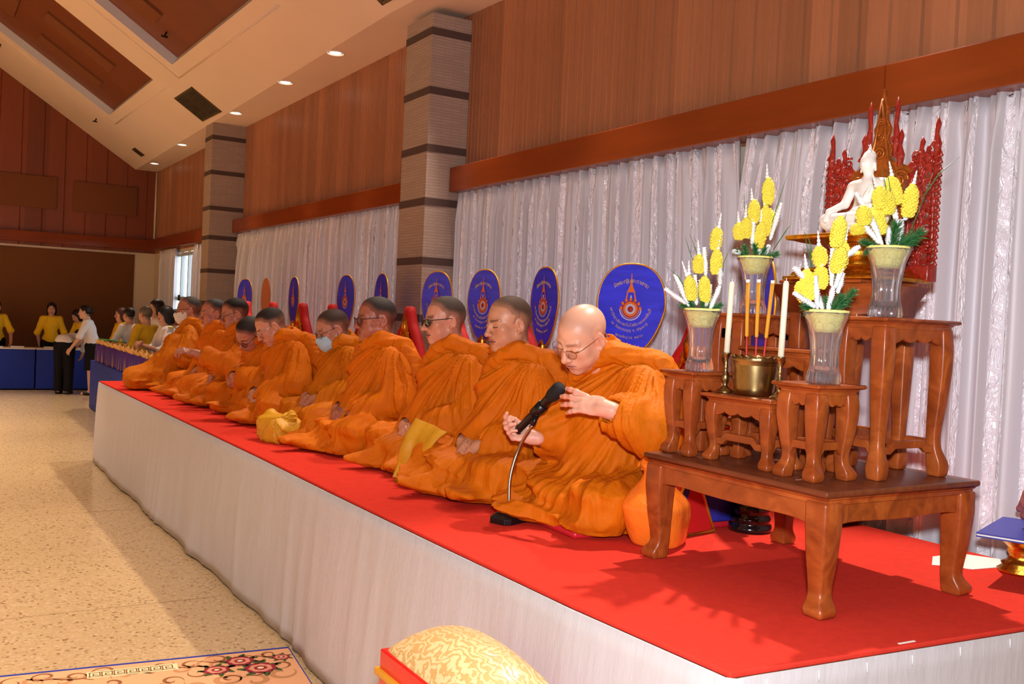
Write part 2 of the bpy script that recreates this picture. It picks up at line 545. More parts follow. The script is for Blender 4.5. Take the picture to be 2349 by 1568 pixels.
YF = 19.5
def wood_boards(name, col, period, axis, rough=.38, vary=.22, coat=.0):
    """vertical boards: colour changes from board to board along one axis, grain runs upright"""
    nt = NT(name)
    tc = nt.n('ShaderNodeTexCoord'); sp = nt.n('ShaderNodeSeparateXYZ'); nt.l(tc.outputs['Object'], sp.inputs[0])
    mu = nt.n('ShaderNodeMath', operation='MULTIPLY'); mu.inputs[1].default_value = 1 / period; nt.l(sp.outputs[axis], mu.inputs[0])
    fl = nt.n('ShaderNodeMath', operation='FLOOR'); nt.l(mu.outputs[0], fl.inputs[0])
    wn = nt.n('ShaderNodeTexWhiteNoise', noise_dimensions='1D'); nt.l(fl.outputs[0], wn.inputs['W'])
    mp = nt.n('ShaderNodeMapping'); mp.inputs['Scale'].default_value = (60, 60, 2.2) if axis != 'Z' else (2, 60, 60)
    nt.l(tc.outputs['Object'], mp.inputs[0])
    nz = nt.n('ShaderNodeTexNoise', i_Scale=1.0, i_Detail=5.0, i_Roughness=.65); nt.l(mp.outputs[0], nz.inputs['Vector'])
    mx = nt.n('ShaderNodeMath', operation='MULTIPLY_ADD'); mx.inputs[1].default_value = .45; nt.l(wn.outputs[0], mx.inputs[0])
    m2 = nt.n('ShaderNodeMath', operation='MULTIPLY'); m2.inputs[1].default_value = .55; nt.l(nz.outputs['Fac'], m2.inputs[0]); nt.l(m2.outputs[0], mx.inputs[2])
    c = lin(col)
    o = ramp(nt, mx.outputs[0], [(.2, tuple(x * (1 - vary) for x in c[:3]) + (1,)), (.5, c), (.8, tuple(min(1, x * (1 + vary)) for x in c[:3]) + (1,))])
    nt.l(o, nt.b.inputs['Base Color'])
    nt.set(Roughness=rough, Specular_IOR_Level=.35)
    return nt.m

def satin(name, col, stripe=.085):
    """woven curtain: matt and crinkled shiny stripes that follow the cloth (UV u = width of cloth in metres)"""
    nt = NT(name)
    uv = nt.n('ShaderNodeUVMap', uv_map='UVMap')
    sp = nt.n('ShaderNodeSeparateXYZ'); nt.l(uv.outputs[0], sp.inputs[0])
    a = nt.n('ShaderNodeMath', operation='MULTIPLY'); a.inputs[1].default_value = 1 / stripe; nt.l(sp.outputs['X'], a.inputs[0])
    fr = nt.n('ShaderNodeMath', operation='FRACT'); nt.l(a.outputs[0], fr.inputs[0])
    gt = nt.n('ShaderNodeMath', operation='GREATER_THAN'); gt.inputs[1].default_value = .70; nt.l(fr.outputs[0], gt.inputs[0])
    mp = nt.n('ShaderNodeMapping'); mp.inputs['Scale'].default_value = (34, 15, 1); nt.l(uv.outputs[0], mp.inputs[0])
    nz = nt.n('ShaderNodeTexNoise', i_Scale=1.0, i_Detail=3.0, i_Distortion=1.2); nt.l(mp.outputs[0], nz.inputs['Vector'])
    hm = nt.n('ShaderNodeMath', operation='MULTIPLY'); nt.l(nz.outputs['Fac'], hm.inputs[0]); nt.l(gt.outputs[0], hm.inputs[1])
    bp = nt.n('ShaderNodeBump', i_Strength=.8, i_Distance=.03); nt.l(hm.outputs[0], bp.inputs['Height']); nt.l(bp.outputs[0], nt.b.inputs['Normal'])
    rr = nt.n('ShaderNodeMapRange'); rr.inputs['To Min'].default_value = .48; rr.inputs['To Max'].default_value = .24; nt.l(gt.outputs[0], rr.inputs['Value']); nt.l(rr.outputs[0], nt.b.inputs['Roughness'])
    c = lin(col)
    o = ramp(nt, gt.outputs[0], [(0, tuple(x * .68 for x in c[:3]) + (1,)), (1, c)])
    nt.l(o, nt.b.inputs['Base Color'])
    nt.set(Specular_IOR_Level=.85, Sheen_Weight=.25)
    return nt.m

M = {}
def room_materials():
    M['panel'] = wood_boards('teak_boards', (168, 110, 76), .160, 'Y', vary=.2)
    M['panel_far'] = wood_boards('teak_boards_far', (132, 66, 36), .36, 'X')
    M['panel_ceil'] = wood_boards('teak_ceiling_boards', (124, 66, 36), .30, 'Y', rough=.5, vary=.12)
    M['beam'] = mat('red_teak', (134, 58, 18), rough=.28, spec=.5, noise=((1.5, 1.2, 14), .12, 4))
    M['cream'] = mat('cream_paint', (226, 206, 178), rough=.75, spec=.2)
    M['ceiling'] = mat('ceiling_paint', (232, 206, 186), rough=.8, spec=.15, noise=((.8, .8, .8), .03, 2))
    M['cove'] = mat('cove_white', (222, 222, 230), rough=.7)
    M['acoustic'] = mat('acoustic_cloth', (128, 78, 52), rough=.95, spec=.05, bump=((200, 200, 200), .2, .002))
    M['partition'] = mat('partition_brown', (120, 76, 46), rough=.85, spec=.1, bump=((120, 120, 120), .3, .003))
    M['curtain'] = satin('satin_curtain', (246, 238, 242), .125)
    M['skirt'] = mat('white_skirting_cloth', (200, 193, 193), rough=.8, spec=.15, bump=((14, 14, 3), .25, .02))
    M['carpet'] = mat('red_carpet', (222, 62, 48), rough=.95, spec=.03, noise=((30, 30, 30), .06, 5), bump=((500, 500, 500), .5, .003))
    # pillar: pale brown sandstone courses with darker recessed bands
    nt = NT('sandstone'); tc = nt.n('ShaderNodeTexCoord')
    mp = nt.n('ShaderNodeMapping'); mp.inputs['Rotation'].default_value = (PI / 2, 0, 0)
    sx = nt.n('ShaderNodeSeparateXYZ'); nt.l(tc.outputs['Object'], sx.inputs[0]); ad = nt.n('ShaderNodeMath', operation='ADD'); nt.l(sx.outputs['X'], ad.inputs[0]); nt.l(sx.outputs['Y'], ad.inputs[1])
    cx = nt.n('ShaderNodeCombineXYZ'); nt.l(ad.outputs[0], cx.inputs['X']); nt.l(sx.outputs['Z'], cx.inputs['Y'])
    br = nt.n('ShaderNodeTexBrick', i_Scale=1.0); br.inputs['Color1'].default_value = lin((178, 156, 142)); br.inputs['Color2'].default_value = lin((168, 146, 132)); br.inputs['Mortar'].default_value = lin((158, 136, 122))
    br.inputs['Mortar Size'].default_value = .003; br.inputs['Brick Width'].default_value = .16; br.inputs['Row Height'].default_value = .022
    nt.l(cx.outputs[0], br.inputs['Vector']); nt.l(br.outputs['Color'], nt.b.inputs['Base Color']); nt.set(Roughness=.85, Specular_IOR_Level=.15)
    M['stone'] = nt.m
    M['stone_dark'] = mat('dark_stone', (86, 66, 60), rough=.9)
    # terrazzo
    nt = NT('terrazzo'); tc = nt.n('ShaderNodeTexCoord')
    v = nt.n('ShaderNodeTexVoronoi', i_Scale=75.0); nt.l(tc.outputs['Object'], v.inputs['Vector'])
    w = nt.n('ShaderNodeTexWhiteNoise'); nt.l(v.outputs['Color'], w.inputs['Vector'])
    o = ramp(nt, w.outputs['Value'], [(0, lin((150, 116, 82))), (.05, lin((170, 136, 98))), (.08, lin((206, 172, 126))), (.75, lin((212, 178, 132))), (1, lin((222, 192, 150)))])
    n2 = nt.n('ShaderNodeTexNoise', i_Scale=90.0, i_Detail=3.0); nt.l(tc.outputs['Object'], n2.inputs['Vector'])
    o2 = ramp(nt, n2.outputs['Fac'], [(.35, (.84, .84, .84, 1)), (.6, (1, 1, 1, 1))])
    mx = nt.n('ShaderNodeMix', data_type='RGBA', blend_type='MULTIPLY'); mx.inputs['Factor'].default_value = .6
    nt.l(o, mx.inputs[6]); nt.l(o2, mx.inputs[7]); nt.l(mx.outputs[2], nt.b.inputs['Base Color'])
    nt.set(Roughness=.22, Specular_IOR_Level=.5)
    M['floor'] = nt.m
    M['grille'] = mat('bronze_grille', (96, 78, 48), rough=.5, metal=.3)
    M['black'] = mat('dark_void', (18, 16, 15), rough=.8)
    M['lamp'] = mat('lamp_glow', (255, 235, 205), emit=((255, 232, 200), 14))
    M['white'] = mat('white_enamel', (235, 235, 235), rough=.4)
    M['alu'] = mat('window_aluminium', (205, 212, 216), rough=.4, metal=.1)

def S(o, kind='structure'):
    o['kind'] = kind
    return o

def build_room():
    room_materials()
    m = MB(); m.box(-9, 3.75, -4, YF + .3, -.1, 0); fl = S(m.build('floor', M['floor']))
    m = MB()
    for i in range(-3, 8): m.box(-9, 1.4, i * 2.45 + .35 - .003, i * 2.45 + .35 + .003, -.001, .0004)
    for i in range(-4, 2): m.box(i * 2.45 + .1 - .003, i * 2.45 + .1 + .003, -4, YF, -.001, .0004)
    S(m.build('joint', mat('floor_joint', (150, 118, 84), rough=.6), fl))
    # long wall with upright boards above the valance
    m = MB(); rows = []
    ys = []; y = -3.0
    while y < YF:
        ys += [(y, -.008), (y + .005, -.008), (y + .011, .010), (y + .052, .011), (y + .054, .0145), (y + .057, .0145), (y + .059, .011), (y + .104, .011), (y + .106, .0145), (y + .109, .0145), (y + .111, .011), (y + .154, .010), (y + .160, -.004)]
        y += .160
    rows = [[(wx(a) - b, a, 2.5) for a, b in ys], [(wx(a) - b, a, 4.35) for a, b in ys]]
    m.quad_strip(rows, smooth=False)
    m.mi = 1
    m.add([(wx(-2) + .002, -3, -.0), (wx(7), 7, 0), (wx(15.85), 15.85, 0), (wx(15.85), 15.85, 2.6), (wx(7), 7, 2.6), (wx(-2), -3, 2.6)], [(0, 1, 4, 5), (1, 2, 3, 4)], False)
    m.add([(wx(17.35), 17.35, 0), (wx(YF), YF, 0), (wx(YF), YF, 2.6), (wx(17.35), 17.35, 2.6)], [(0, 1, 2, 3)], False)
    m.add([(wx(15.85), 15.85, 0), (wx(17.35), 17.35, 0), (wx(17.35), 17.35, .9), (wx(15.85), 15.85, .9)], [(0, 1, 2, 3)], False)
    m.add([(wx(15.85), 15.85, 2.44), (wx(17.35), 17.35, 2.44), (wx(17.35), 17.35, 2.6), (wx(15.85), 15.85, 2.6)], [(0, 1, 2, 3)], False)
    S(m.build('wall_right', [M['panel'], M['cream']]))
    # far wall: boards above, cream frame and brown folding partition below
    m = MB(); ys = []; x = -8.0
    while x < 3.7:
        ys += [(x, 0), (x + .012, -.012), (x + .348, -.012), (x + .36, 0)]; x += .36
    m.quad_strip([[(a, YF + b, 2.5) for a, b in ys], [(a, YF + b, 11.5) for a, b in ys]], smooth=False)
    m.mi = 1
    m.add([(-8, YF + .0, 0), (3.75, YF, 0), (3.75, YF, 2.56), (-8, YF, 2.56)], [(0, 1, 2, 3)], False)
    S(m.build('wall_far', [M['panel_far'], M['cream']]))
    m = MB(); m.box(-8, 3.33, YF - .02, YF - .001, 0, 2.46)
    S(m.build('trim_9', M['partition'])); bpy.context.scene.objects['trim_9'].name = 'partition'
    m = MB(); m.box(-8, 3.66, YF - .12, YF + .01, 2.555, 2.75, .008); S(m.build('trim_1', M['beam']))
    for i, (a, b) in enumerate(((.15, 1.95), (2.225, 3.335))):
        m = MB(); m.box(a, b, YF - .05, YF - .005, 3.18, 3.76 - .03 * i, .01)
        tag(m.build('acoustic_board', M['acoustic']), ['brown acoustic panel on the far wall, the left one of two', 'brown acoustic panel on the far wall, next to the corner with the curtain wall'][i], 'wall panel')
    m = MB(); m.tube([(wx(YF) - .035, YF - .06, 2.75), (wx(YF) - .03, YF - .06, 4.05)], .02, 8)
    tag(m.build('conduit', M['cream']), 'thin pale pipe running up the corner of the far wall', 'pipe')
    # valances over the curtains
    def val(y0, y1, off, zb, zt, name):
        m = MB()
        p = []
        for y in (y0, y1):
            X = wx(y) - off; Z = zo(y) * .6
            p.append([(X, y, zb + Z), (X, y, zt + Z), (wx(y) + .02, y, zt + Z), (wx(y) + .02, y, zb + Z)])
        vs = p[0] + p[1]
        m.add(vs, [(0, 1, 2, 3), (7, 6, 5, 4), (0, 4, 5, 1), (1, 5, 6, 2), (2, 6, 7, 3), (3, 7, 4, 0)], False)
        return S(m.build(name, M['beam'], bevel=.006))
    val(2.665, 6.56, .15, 2.515, 2.70, 'trim_2')
    val(-1.5, 2.662, .15, 2.515, 2.70, 'trim_3')
    val(7.1, 13.15, .15, 2.50, 2.675, 'trim_4')
    val(13.45, 19.45, .10, 2.46, 2.665, 'trim_5')
    m = MB(); m.add([(-5.5, -3, -.05), (-5.5, YF + .1, -.05), (-5.5, YF + .1, 9.9), (-5.5, -3, 9.9)], [(0, 1, 2, 3)], False); S(m.build('wall_left', M['cream']))
    m = MB(); m.add([(-5.6, -3, -.05), (3.6, -3, -.05), (3.6, -3, 9.9), (-5.6, -3, 9.9)], [(3, 2, 1, 0)], False); S(m.build('wall_near', M['cream']))
    # pillars
    def pillar(y0, y1, x0, name, label, zb):
        m = MB(); zt = ceil_z(3.05, y0) - .02
        xs = wx(y0) + .02
        m.box(x0, xs, y0, y1, 0, zt)
        o = S(m.build(name, M['stone']))
        b = MB()
        for z in zb: b.box(x0 - .004, xs - .01, y0 - .004, y1 + .004, z - .028, z + .028)
        S(b.build('band', M['stone_dark'], o))
        return o
    pillar(6.57, 7.02, 3.16, 'pillar', '', [3.70, 3.26, 2.83, 2.43, 1.985, 1.55, 1.1])
    pillar(13.05, 13.42, 3.145, 'pillar', '', [3.76 + .03, 3.33, 2.86, 2.47, 2.03, 1.6, 1.1])
    # ceiling: sloping plaster with recessed timber bays, flat soffit by the wall
    def cz(x, y, d=0): return (x + d * .548, y - d * .024, ceil_z(x, y) + d * .836)
    bays = [(8.55, 12.15), (13.3, 16.9), (3.8, 7.4)]
    XB = lambda y: 2.42; XT = -5.6
    edge = lambda y: 3.0 + max(0, y - 7) * .0232
    m = MB()
    def sheet(ya, yb, xa, xb):
        ym = [ya] + ([7.0] if ya < 7 < yb else []) + [yb]
        rows = [[cz(x(y) if callable(x) else x, y) for y in ym] for x in (xa, xb)]
        m.quad_strip(rows, smooth=False)
    sheet(-3, YF + .05, edge, XB)
    cuts = [-3, 3.8, 7.4, 8.55, 12.15, 13.3, 16.9, YF + .05]
    for i in range(0, len(cuts), 2): sheet(cuts[i], cuts[i + 1], XB, XT)
    # soffit
    yy = [-3, 7, YF + .05]
    m.quad_strip([[(edge(y), y, ceil_z(edge(y), y)) for y in yy], [(wx(y) + .02, y, ceil_z(edge(y), y) + .0) for y in yy]], smooth=False)
    S(m.build('ceiling', M['ceiling']))
    for k, (a, b) in enumerate(bays):
        dp = .11
        m = MB()
        m.quad_strip([[cz(2.42, y, dp) for y in (a, b)], [cz(XT, y, dp) for y in (a, b)]], smooth=False)
        m.mi = 1
        for q in ([(2.42, a), (2.42, b)], [(2.42, a), (XT, a)], [(2.42, b), (XT, b)]):
            m.quad_strip([[cz(x, y) for x, y in q], [cz(x, y, dp) for x, y in q]], smooth=False)
        S(m.build('ceiling_bay', [M['panel_ceil'], M['cove']]))
        m = MB()
        # thin stepped moulding round the bay
        for p, q in (((2.56, a - .12), (2.56, b + .27)), ((2.56, b + .27), (XT, b + .27))):
            m.tube([cz(p[0], p[1], .004), cz(q[0], q[1], .004)], .013, 6)
        S(m.build('trim_%d' % (6 + k), M['ceiling']))
    # acoustic boards in the bays
    def slab(x0, x1, y0, y1, which, lab):
        m = MB()
        c = [cz(x, y, d) for d in (.075, .112) for x, y in ((x0, y0), (x1, y0), (x1, y1), (x0, y1))]
        m.add(c, [(0, 1, 2, 3), (7, 6, 5, 4), (0, 4, 5, 1), (1, 5, 6, 2), (2, 6, 7, 3), (3, 7, 4, 0)], False)
        tag(m.build('acoustic_board', M['acoustic']), lab, 'ceiling panel')
    slab(1.20, 2.06, 14.38, 14.85, 0, 'long brown acoustic board, upper of the pair in the ceiling bay by the far wall')
    slab(1.24, 2.09, 15.69, 16.15, 0, 'long brown acoustic board, lower of the pair in the ceiling bay by the far wall')
    slab(.2, .90, 14.89, 15.93, 0, 'brown acoustic board at the left picture edge in the ceiling')
    slab(1.0, 2.05, 11.17, 11.66, 0, 'brown acoustic board in the nearer ceiling bay, beside its bluish cove')
    slab(1.0, 1.93, 9.6, 10.6, 0, 'brown acoustic board in the nearer ceiling bay, cut by the top edge')
    # air grilles
    def vent(x0, x1, y0, y1, n, lab, two=True):
        m = MB(); e = MB(); d = -.012
        r = empty('ceiling_vent', cz((x0 + x1) / 2, (y0 + y1) / 2), label=lab, cat='air vent')
        def bar(mm, xa, xb, ya, yb, h0, h1):
            c = [cz(x, y, dd) for dd in (h0, h1) for x, y in ((xa, ya), (xb, ya), (xb, yb), (xa, yb))]
            mm.add(c, [(0, 1, 2, 3), (7, 6, 5, 4), (0, 4, 5, 1), (1, 5, 6, 2), (2, 6, 7, 3), (3, 7, 4, 0)], False)
        f = .025
        fr = MB()
        bar(fr, x0, x1, y0, y0 + f, d, .01); bar(fr, x0, x1, y1 - f, y1, d, .01); bar(fr, x0, x0 + f, y0, y1, d, .01); bar(fr, x1 - f, x1, y0, y1, d, .01)
        if two: bar(fr, x0, x1, (y0 + y1) / 2 - .012, (y0 + y1) / 2 + .012, d, .01)
        bk = MB(); bar(bk, x0 + .01, x1 - .01, y0 + .01, y1 - .01, -.003, .008)  # near-black sheet, its colour stands for the shade behind the slats
        sl = MB()
        for i in range(n):
            x = x0 + f + (x1 - x0 - 2 * f) * (i + .5) / n
            bar(sl, x - .004, x + .004, y0 + f, y1 - f, -.010, -.002)
        for nm, mm, mt in (('frame', fr, M['grille']), ('duct_shade', bk, M['black']), ('slats', sl, M['grille'])):
            o = mm.build(nm, mt); o.parent = r; o.matrix_parent_inverse = Matrix.Translation(r.location).inverted()
    vent(2.70, 3.08, 12.35, 13.33, 18, 'large bronze air grille in the sloping ceiling above the far pillar')
    vent(2.975, 3.14, 17.76, 18.04, 6, 'small slot vent in the ceiling close to the far corner', False)
    vent(2.60, 2.93, 6.1, 6.98, 18, 'bronze air grille cut by the top edge beside the near pillar')
    vent(.55, .89, 17.7, 17.95, 6, 'small slot vent in the sloping ceiling at the left picture edge', False)
    # recessed lamps
    for i, (x, y, on) in enumerate(((3.109, 8.468, 1), (3.137, 10.0, 1), (3.20, 12.15, 1), (3.27, 15.45, 1), (3.39, 18.2, .3))):
        if y < 7: continue
        z = ceil_z(edge(y), y)
        r = empty('downlight', (x, y, z), label=['recessed ceiling lamp, first one left of the near pillar', 'recessed ceiling lamp with two bright reflections above the far pillar bay', 'recessed ceiling lamp just right of the large air grille', 'recessed ceiling lamp left of the far pillar top', 'dim recessed ceiling lamp nearest the far corner'][i], cat='ceiling lamp', group='recessed lamps along the soffit')
        m = MB(); m.lathe([(.075, -.008), (.085, -.002), (.085, .001)], 20, cap=False); m.lathe([(.06, .004), (.075, -.008)], 20, cap=False)
        m.build('trim_ring', M['white'], r)
        m = MB(); m.lathe([(.001, -.004), (.045, -.003), (.06, .003)], 20, cap=False)
        m.build('lamp_face', M['lamp'], r)
    for x, y, lab in ((2.35, 17.8, 'small sprinkler head in the ceiling strip before the far wall'), (2.18, 11.6, 'small dark sprinkler head in the nearer ceiling bay')):
        m = MB(); dd = 0 if y > 16.9 else .1
        p = cz(x, y, dd)
        m.tube([p, (p[0] - .02, p[1], p[2] - .05)], .012, 6); m.tube([(p[0] - .055, p[1], p[2] - .05), (p[0] + .015, p[1], p[2] - .055)], .012, 6)
        tag(m.build('sprinkler_head', M['black']), lab, 'sprinkler')
    # window between the last curtains
    w = S(empty('window_1', (wx(16.6), 16.6, 1.7)))
    def wpart(nm, mt, mm):
        o = mm.build(nm, mt); o.parent = w; o.matrix_parent_inverse = Matrix.Translation(w.location).inverted(); return o
    fr = MB(); X = wx(16.6)
    for y in (15.87, 16.33, 16.85, 17.32): fr.box(X - .03, X + .04, y - .028, y + .028, .9, 2.44)
    for z in (.92, 1.66, 2.40): fr.box(X - .028, X + .038, 15.86, 17.33, z - .03, z + .03)
    wpart('window_frame', M['alu'], fr)
    g = MB(); g.box(X + .004, X + .008, 15.88, 17.31, .94, 2.4)
    wpart('pane', mat('window_glass', (240, 250, 255), rough=.02, trans=1, ior=1.02, spec=.3), g)
    h = MB(); h.box(X - .06, X - .03, 16.83, 16.88, 1.62, 1.72, .004); wpart('latch', M['black'], h)

# ------------------------------------------------------------------ curtains
def curtain(y0, y1, zt, zb, seed, lab, off=.062, amp=.040, full=1.7, group=None, flare=None):
    """gathered satin: folds run down from pinch pleats"""
    n = int((y1 - y0) / .0085); nz = 26
    t = np.linspace(0, 1, n); Y = y0 + (y1 - y0) * t
    rng = np.random.RandomState(seed)
    ph = np.cumsum(rng.uniform(.6, 1.4, n)) * (2 * PI / (.105 / .0085))
    V = []; U = []
    a2 = .5 + .9 * vnoise(Y * 7, Y * 0, Y * 0, seed)
    base = np.sin(ph) * a2 + .35 * np.sin(ph * 2.3 + 1)
    ds = np.sqrt(np.diff(Y) ** 2 + np.diff(base * amp) ** 2); s = np.concatenate([[0], np.cumsum(ds)])
    for j in range(nz + 1):
        q = j / nz; z = zt + (zb - zt) * q
        pinch = .55 + .45 * sstep(0, .12, np.array([q]))[0]
        dr = vnoise(Y * 3, np.full(n, q * 2.0), Y * 0, seed + 3) - .5
        ph2 = ph + .8 * dr + q * .3 * np.sin(Y * 3 + seed)
        b = np.sin(ph2) * a2 + .35 * np.sin(ph2 * 2.3 + 1)
        if q < .1: b = b + (1 - q / .1) * .5 * np.sin(ph2 * 3)
        Yj = Y + .012 * np.cos(ph2) * pinch
        if flare: Yj = Yj + flare[0] * (1 - t) ** 3 * math.sin(min(1, q * 2.5) * PI / 2) + flare[1] * t ** 3 * math.sin(min(1, q * 2.5) * PI / 2)
        X = np.array([wx(v) for v in Yj]) - off - amp * pinch * b
        V.append(np.stack([X, Yj, np.full(n, z) + .004 * np.sin(ph2)], 1)); U.append(np.stack([s, np.full(n, z)], 1))
    V = np.concatenate(V); U = np.concatenate(U)
    ii = np.arange(n - 1); F = np.concatenate([np.stack([j * n + ii, j * n + ii + 1, (j + 1) * n + ii + 1, (j + 1) * n + ii], 1) for j in range(nz)])
    me = np_mesh('curtain', [(V, F, None)])
    uv = me.uv_layers.new(name='UVMap'); uv.data.foreach_set('uv', U[F.ravel()].astype(np.float32).ravel())
    o = link_mesh('curtain', me, M['curtain'])
    md = o.modifiers.new('thickness', 'SOLIDIFY'); md.thickness = .002
    return tag(o, lab, 'curtain', group)

def build_curtains():
    curtain(.6, 3.50, 2.52, .5, 3, 'white satin curtain behind the wooden altar, right of the gathered gap', flare=(0, .06))
    curtain(3.56, 6.55, 2.52, .5, 5, 'white satin curtain behind the nearest monks, ending at the near pillar', flare=(-.06, 0))
    curtain(7.25, 13.0, 2.54, .5, 8, 'pinkish satin curtain between the two pillars behind the farther monks', flare=(0, .25))
    curtain(14.75, 15.68, 2.51, .35, 11, 'pale curtain right of the bright window beside the far pillar')
    curtain(17.1, 18.62, 2.51, .35, 13, 'pale curtain left of the bright window by the far corner')

# ------------------------------------------------------------------ stage
def build_stage():
    front = [(1.6, 1.605), (1.565, 2.2), (1.548, 3.0), (1.535, 4.0), (1.528, 5.05), (1.505, 6.5), (1.47, 8.5), (1.443, 10.08)]
    near = [(3.40, 1.47)]; 
    out = front + [(3.14, 10.2), (3.14, 6.5), (3.36, 6.45), (3.36, 1.475)]
    r = empty('stage', (2.4, 5.8, 0), label='long low stage with red carpet top and white cloth skirting', cat='stage')
    def ch(o):
        o.parent = r; o.matrix_parent_inverse = Matrix.Translation(r.location).inverted(); return o
    m = MB(); m.prism([(x + .02 if x < 2 else x, y) for x, y in out], .755, ((0, 0, .3975), (1, 0, 0), (0, 1, 0), (0, 0, 1)))
    ch(m.build('platform', mat('stage_ply', (120, 80, 50), rough=.8)))
    m = MB(); m.prism(out, .014, ((0, 0, .783), (1, 0, 0), (0, 1, 0), (0, 0, 1)))
    ch(m.build('carpet', M['carpet'], bevel=.004))
    # skirting cloth: near end and long front, gently rippled
    path = [(3.36, 1.467)] + [(1.66, 1.592), (1.61, 1.594), (1.592, 1.612)] + [(x - .008, y) for x, y in front[1:]] + [(1.455, 10.11), (1.7, 10.14)]
    P = [];
    for a, b in zip(path[:-1], path[1:]):
        L = math.dist(a, b); k = max(2, int(L / .03))
        for i in range(k): P.append((a[0] + (b[0] - a[0]) * i / k, a[1] + (b[1] - a[1]) * i / k))
    P.append(path[-1]); P = np.array(P); T = np.gradient(P, axis=0); T /= np.linalg.norm(T, axis=1)[:, None]
    Nn = np.stack([-T[:, 1], T[:, 0]], 1)
    Nn = np.where(((P[:, 0] < 1.62))[:, None], Nn, Nn)
    c = np.array((2.5, 5)); sgn = np.sign(((P - c) * Nn).sum(1)); Nn *= sgn[:, None]
    s = np.arange(len(P)) * .03; V = []
    for j in range(15):
        q = j / 14; z = .779 * (1 - q) + .012 * q
        wv = (vnoise(s * 2.2, s * 0 + q * .7, s * 0, 4) - .4) * .05 + .018 * ridge(vnoise(s * 6, s * 0 + q * .5, s * 0, 9), 2)
        isfront = (P[:, 1] > 1.7)
        V.append(np.concatenate([P + Nn * ((wv + .035 * isfront) * q ** .8 * (.35 + .65 * isfront))[:, None], np.full((len(P), 1), z)], 1))
    n = len(P); V = np.concatenate(V); ii = np.arange(n - 1)
    F = np.concatenate([np.stack([j * n + ii, j * n + ii + 1, (j + 1) * n + ii + 1, (j + 1) * n + ii], 1) for j in range(14)])
    o = ch(link_mesh('skirting', np_mesh('skirting', [(V, F, None)]), M['skirt']))
    md = o.modifiers.new('thickness', 'SOLIDIFY'); md.thickness = .002
    # staples along the near end
    m = MB()
    for x in (1.70, 1.86, 2.02, 2.18, 2.36, 2.56):
        y = 1.592 - (x - 1.66) * .074 - .004
        m.tube([(x, y, .768), (x + .002, y - .001, .742)], .0016, 5)
    ch(m.build('staples', M['white']))
# ------------------------------------------------------------------ seated monks
ROBE = None
def robe_material(name, c1):
    nt = NT(name)
    tc = nt.n('ShaderNodeTexCoord')
    nz = nt.n('ShaderNodeTexNoise', i_Scale=9.0, i_Detail=3.0)
    nt.l(tc.outputs['Object'], nz.inputs['Vector'])
    c = lin(c1)[:3]
    o = ramp(nt, nz.outputs['Fac'], [(.3, (c[0] * .9, c[1] * .86, c[2] * .8, 1)), (.7, (min(1, c[0] * 1.06), c[1] * 1.08, c[2], 1))])
    nt.l(o, nt.b.inputs['Base Color'])
    nt.set(Roughness=.66, Specular_IOR_Level=.16)
    # fine crinkles of the cotton
    mp = nt.n('ShaderNodeMapping'); mp.inputs['Scale'].default_value = (34, 34, 11); mp.inputs['Rotation'].default_value = (.5, .5, 0)
    nt.l(tc.outputs['Object'], mp.inputs['Vector'])
    n2 = nt.n('ShaderNodeTexNoise', i_Scale=1.0, i_Detail=3.0); nt.l(mp.outputs[0], n2.inputs['Vector'])
    bp = nt.n('ShaderNodeBump', i_Strength=.5, i_Distance=.014)
    nt.l(n2.outputs['Fac'], bp.inputs['Height']); nt.l(bp.outputs[0], nt.b.inputs['Normal'])
    return nt.m


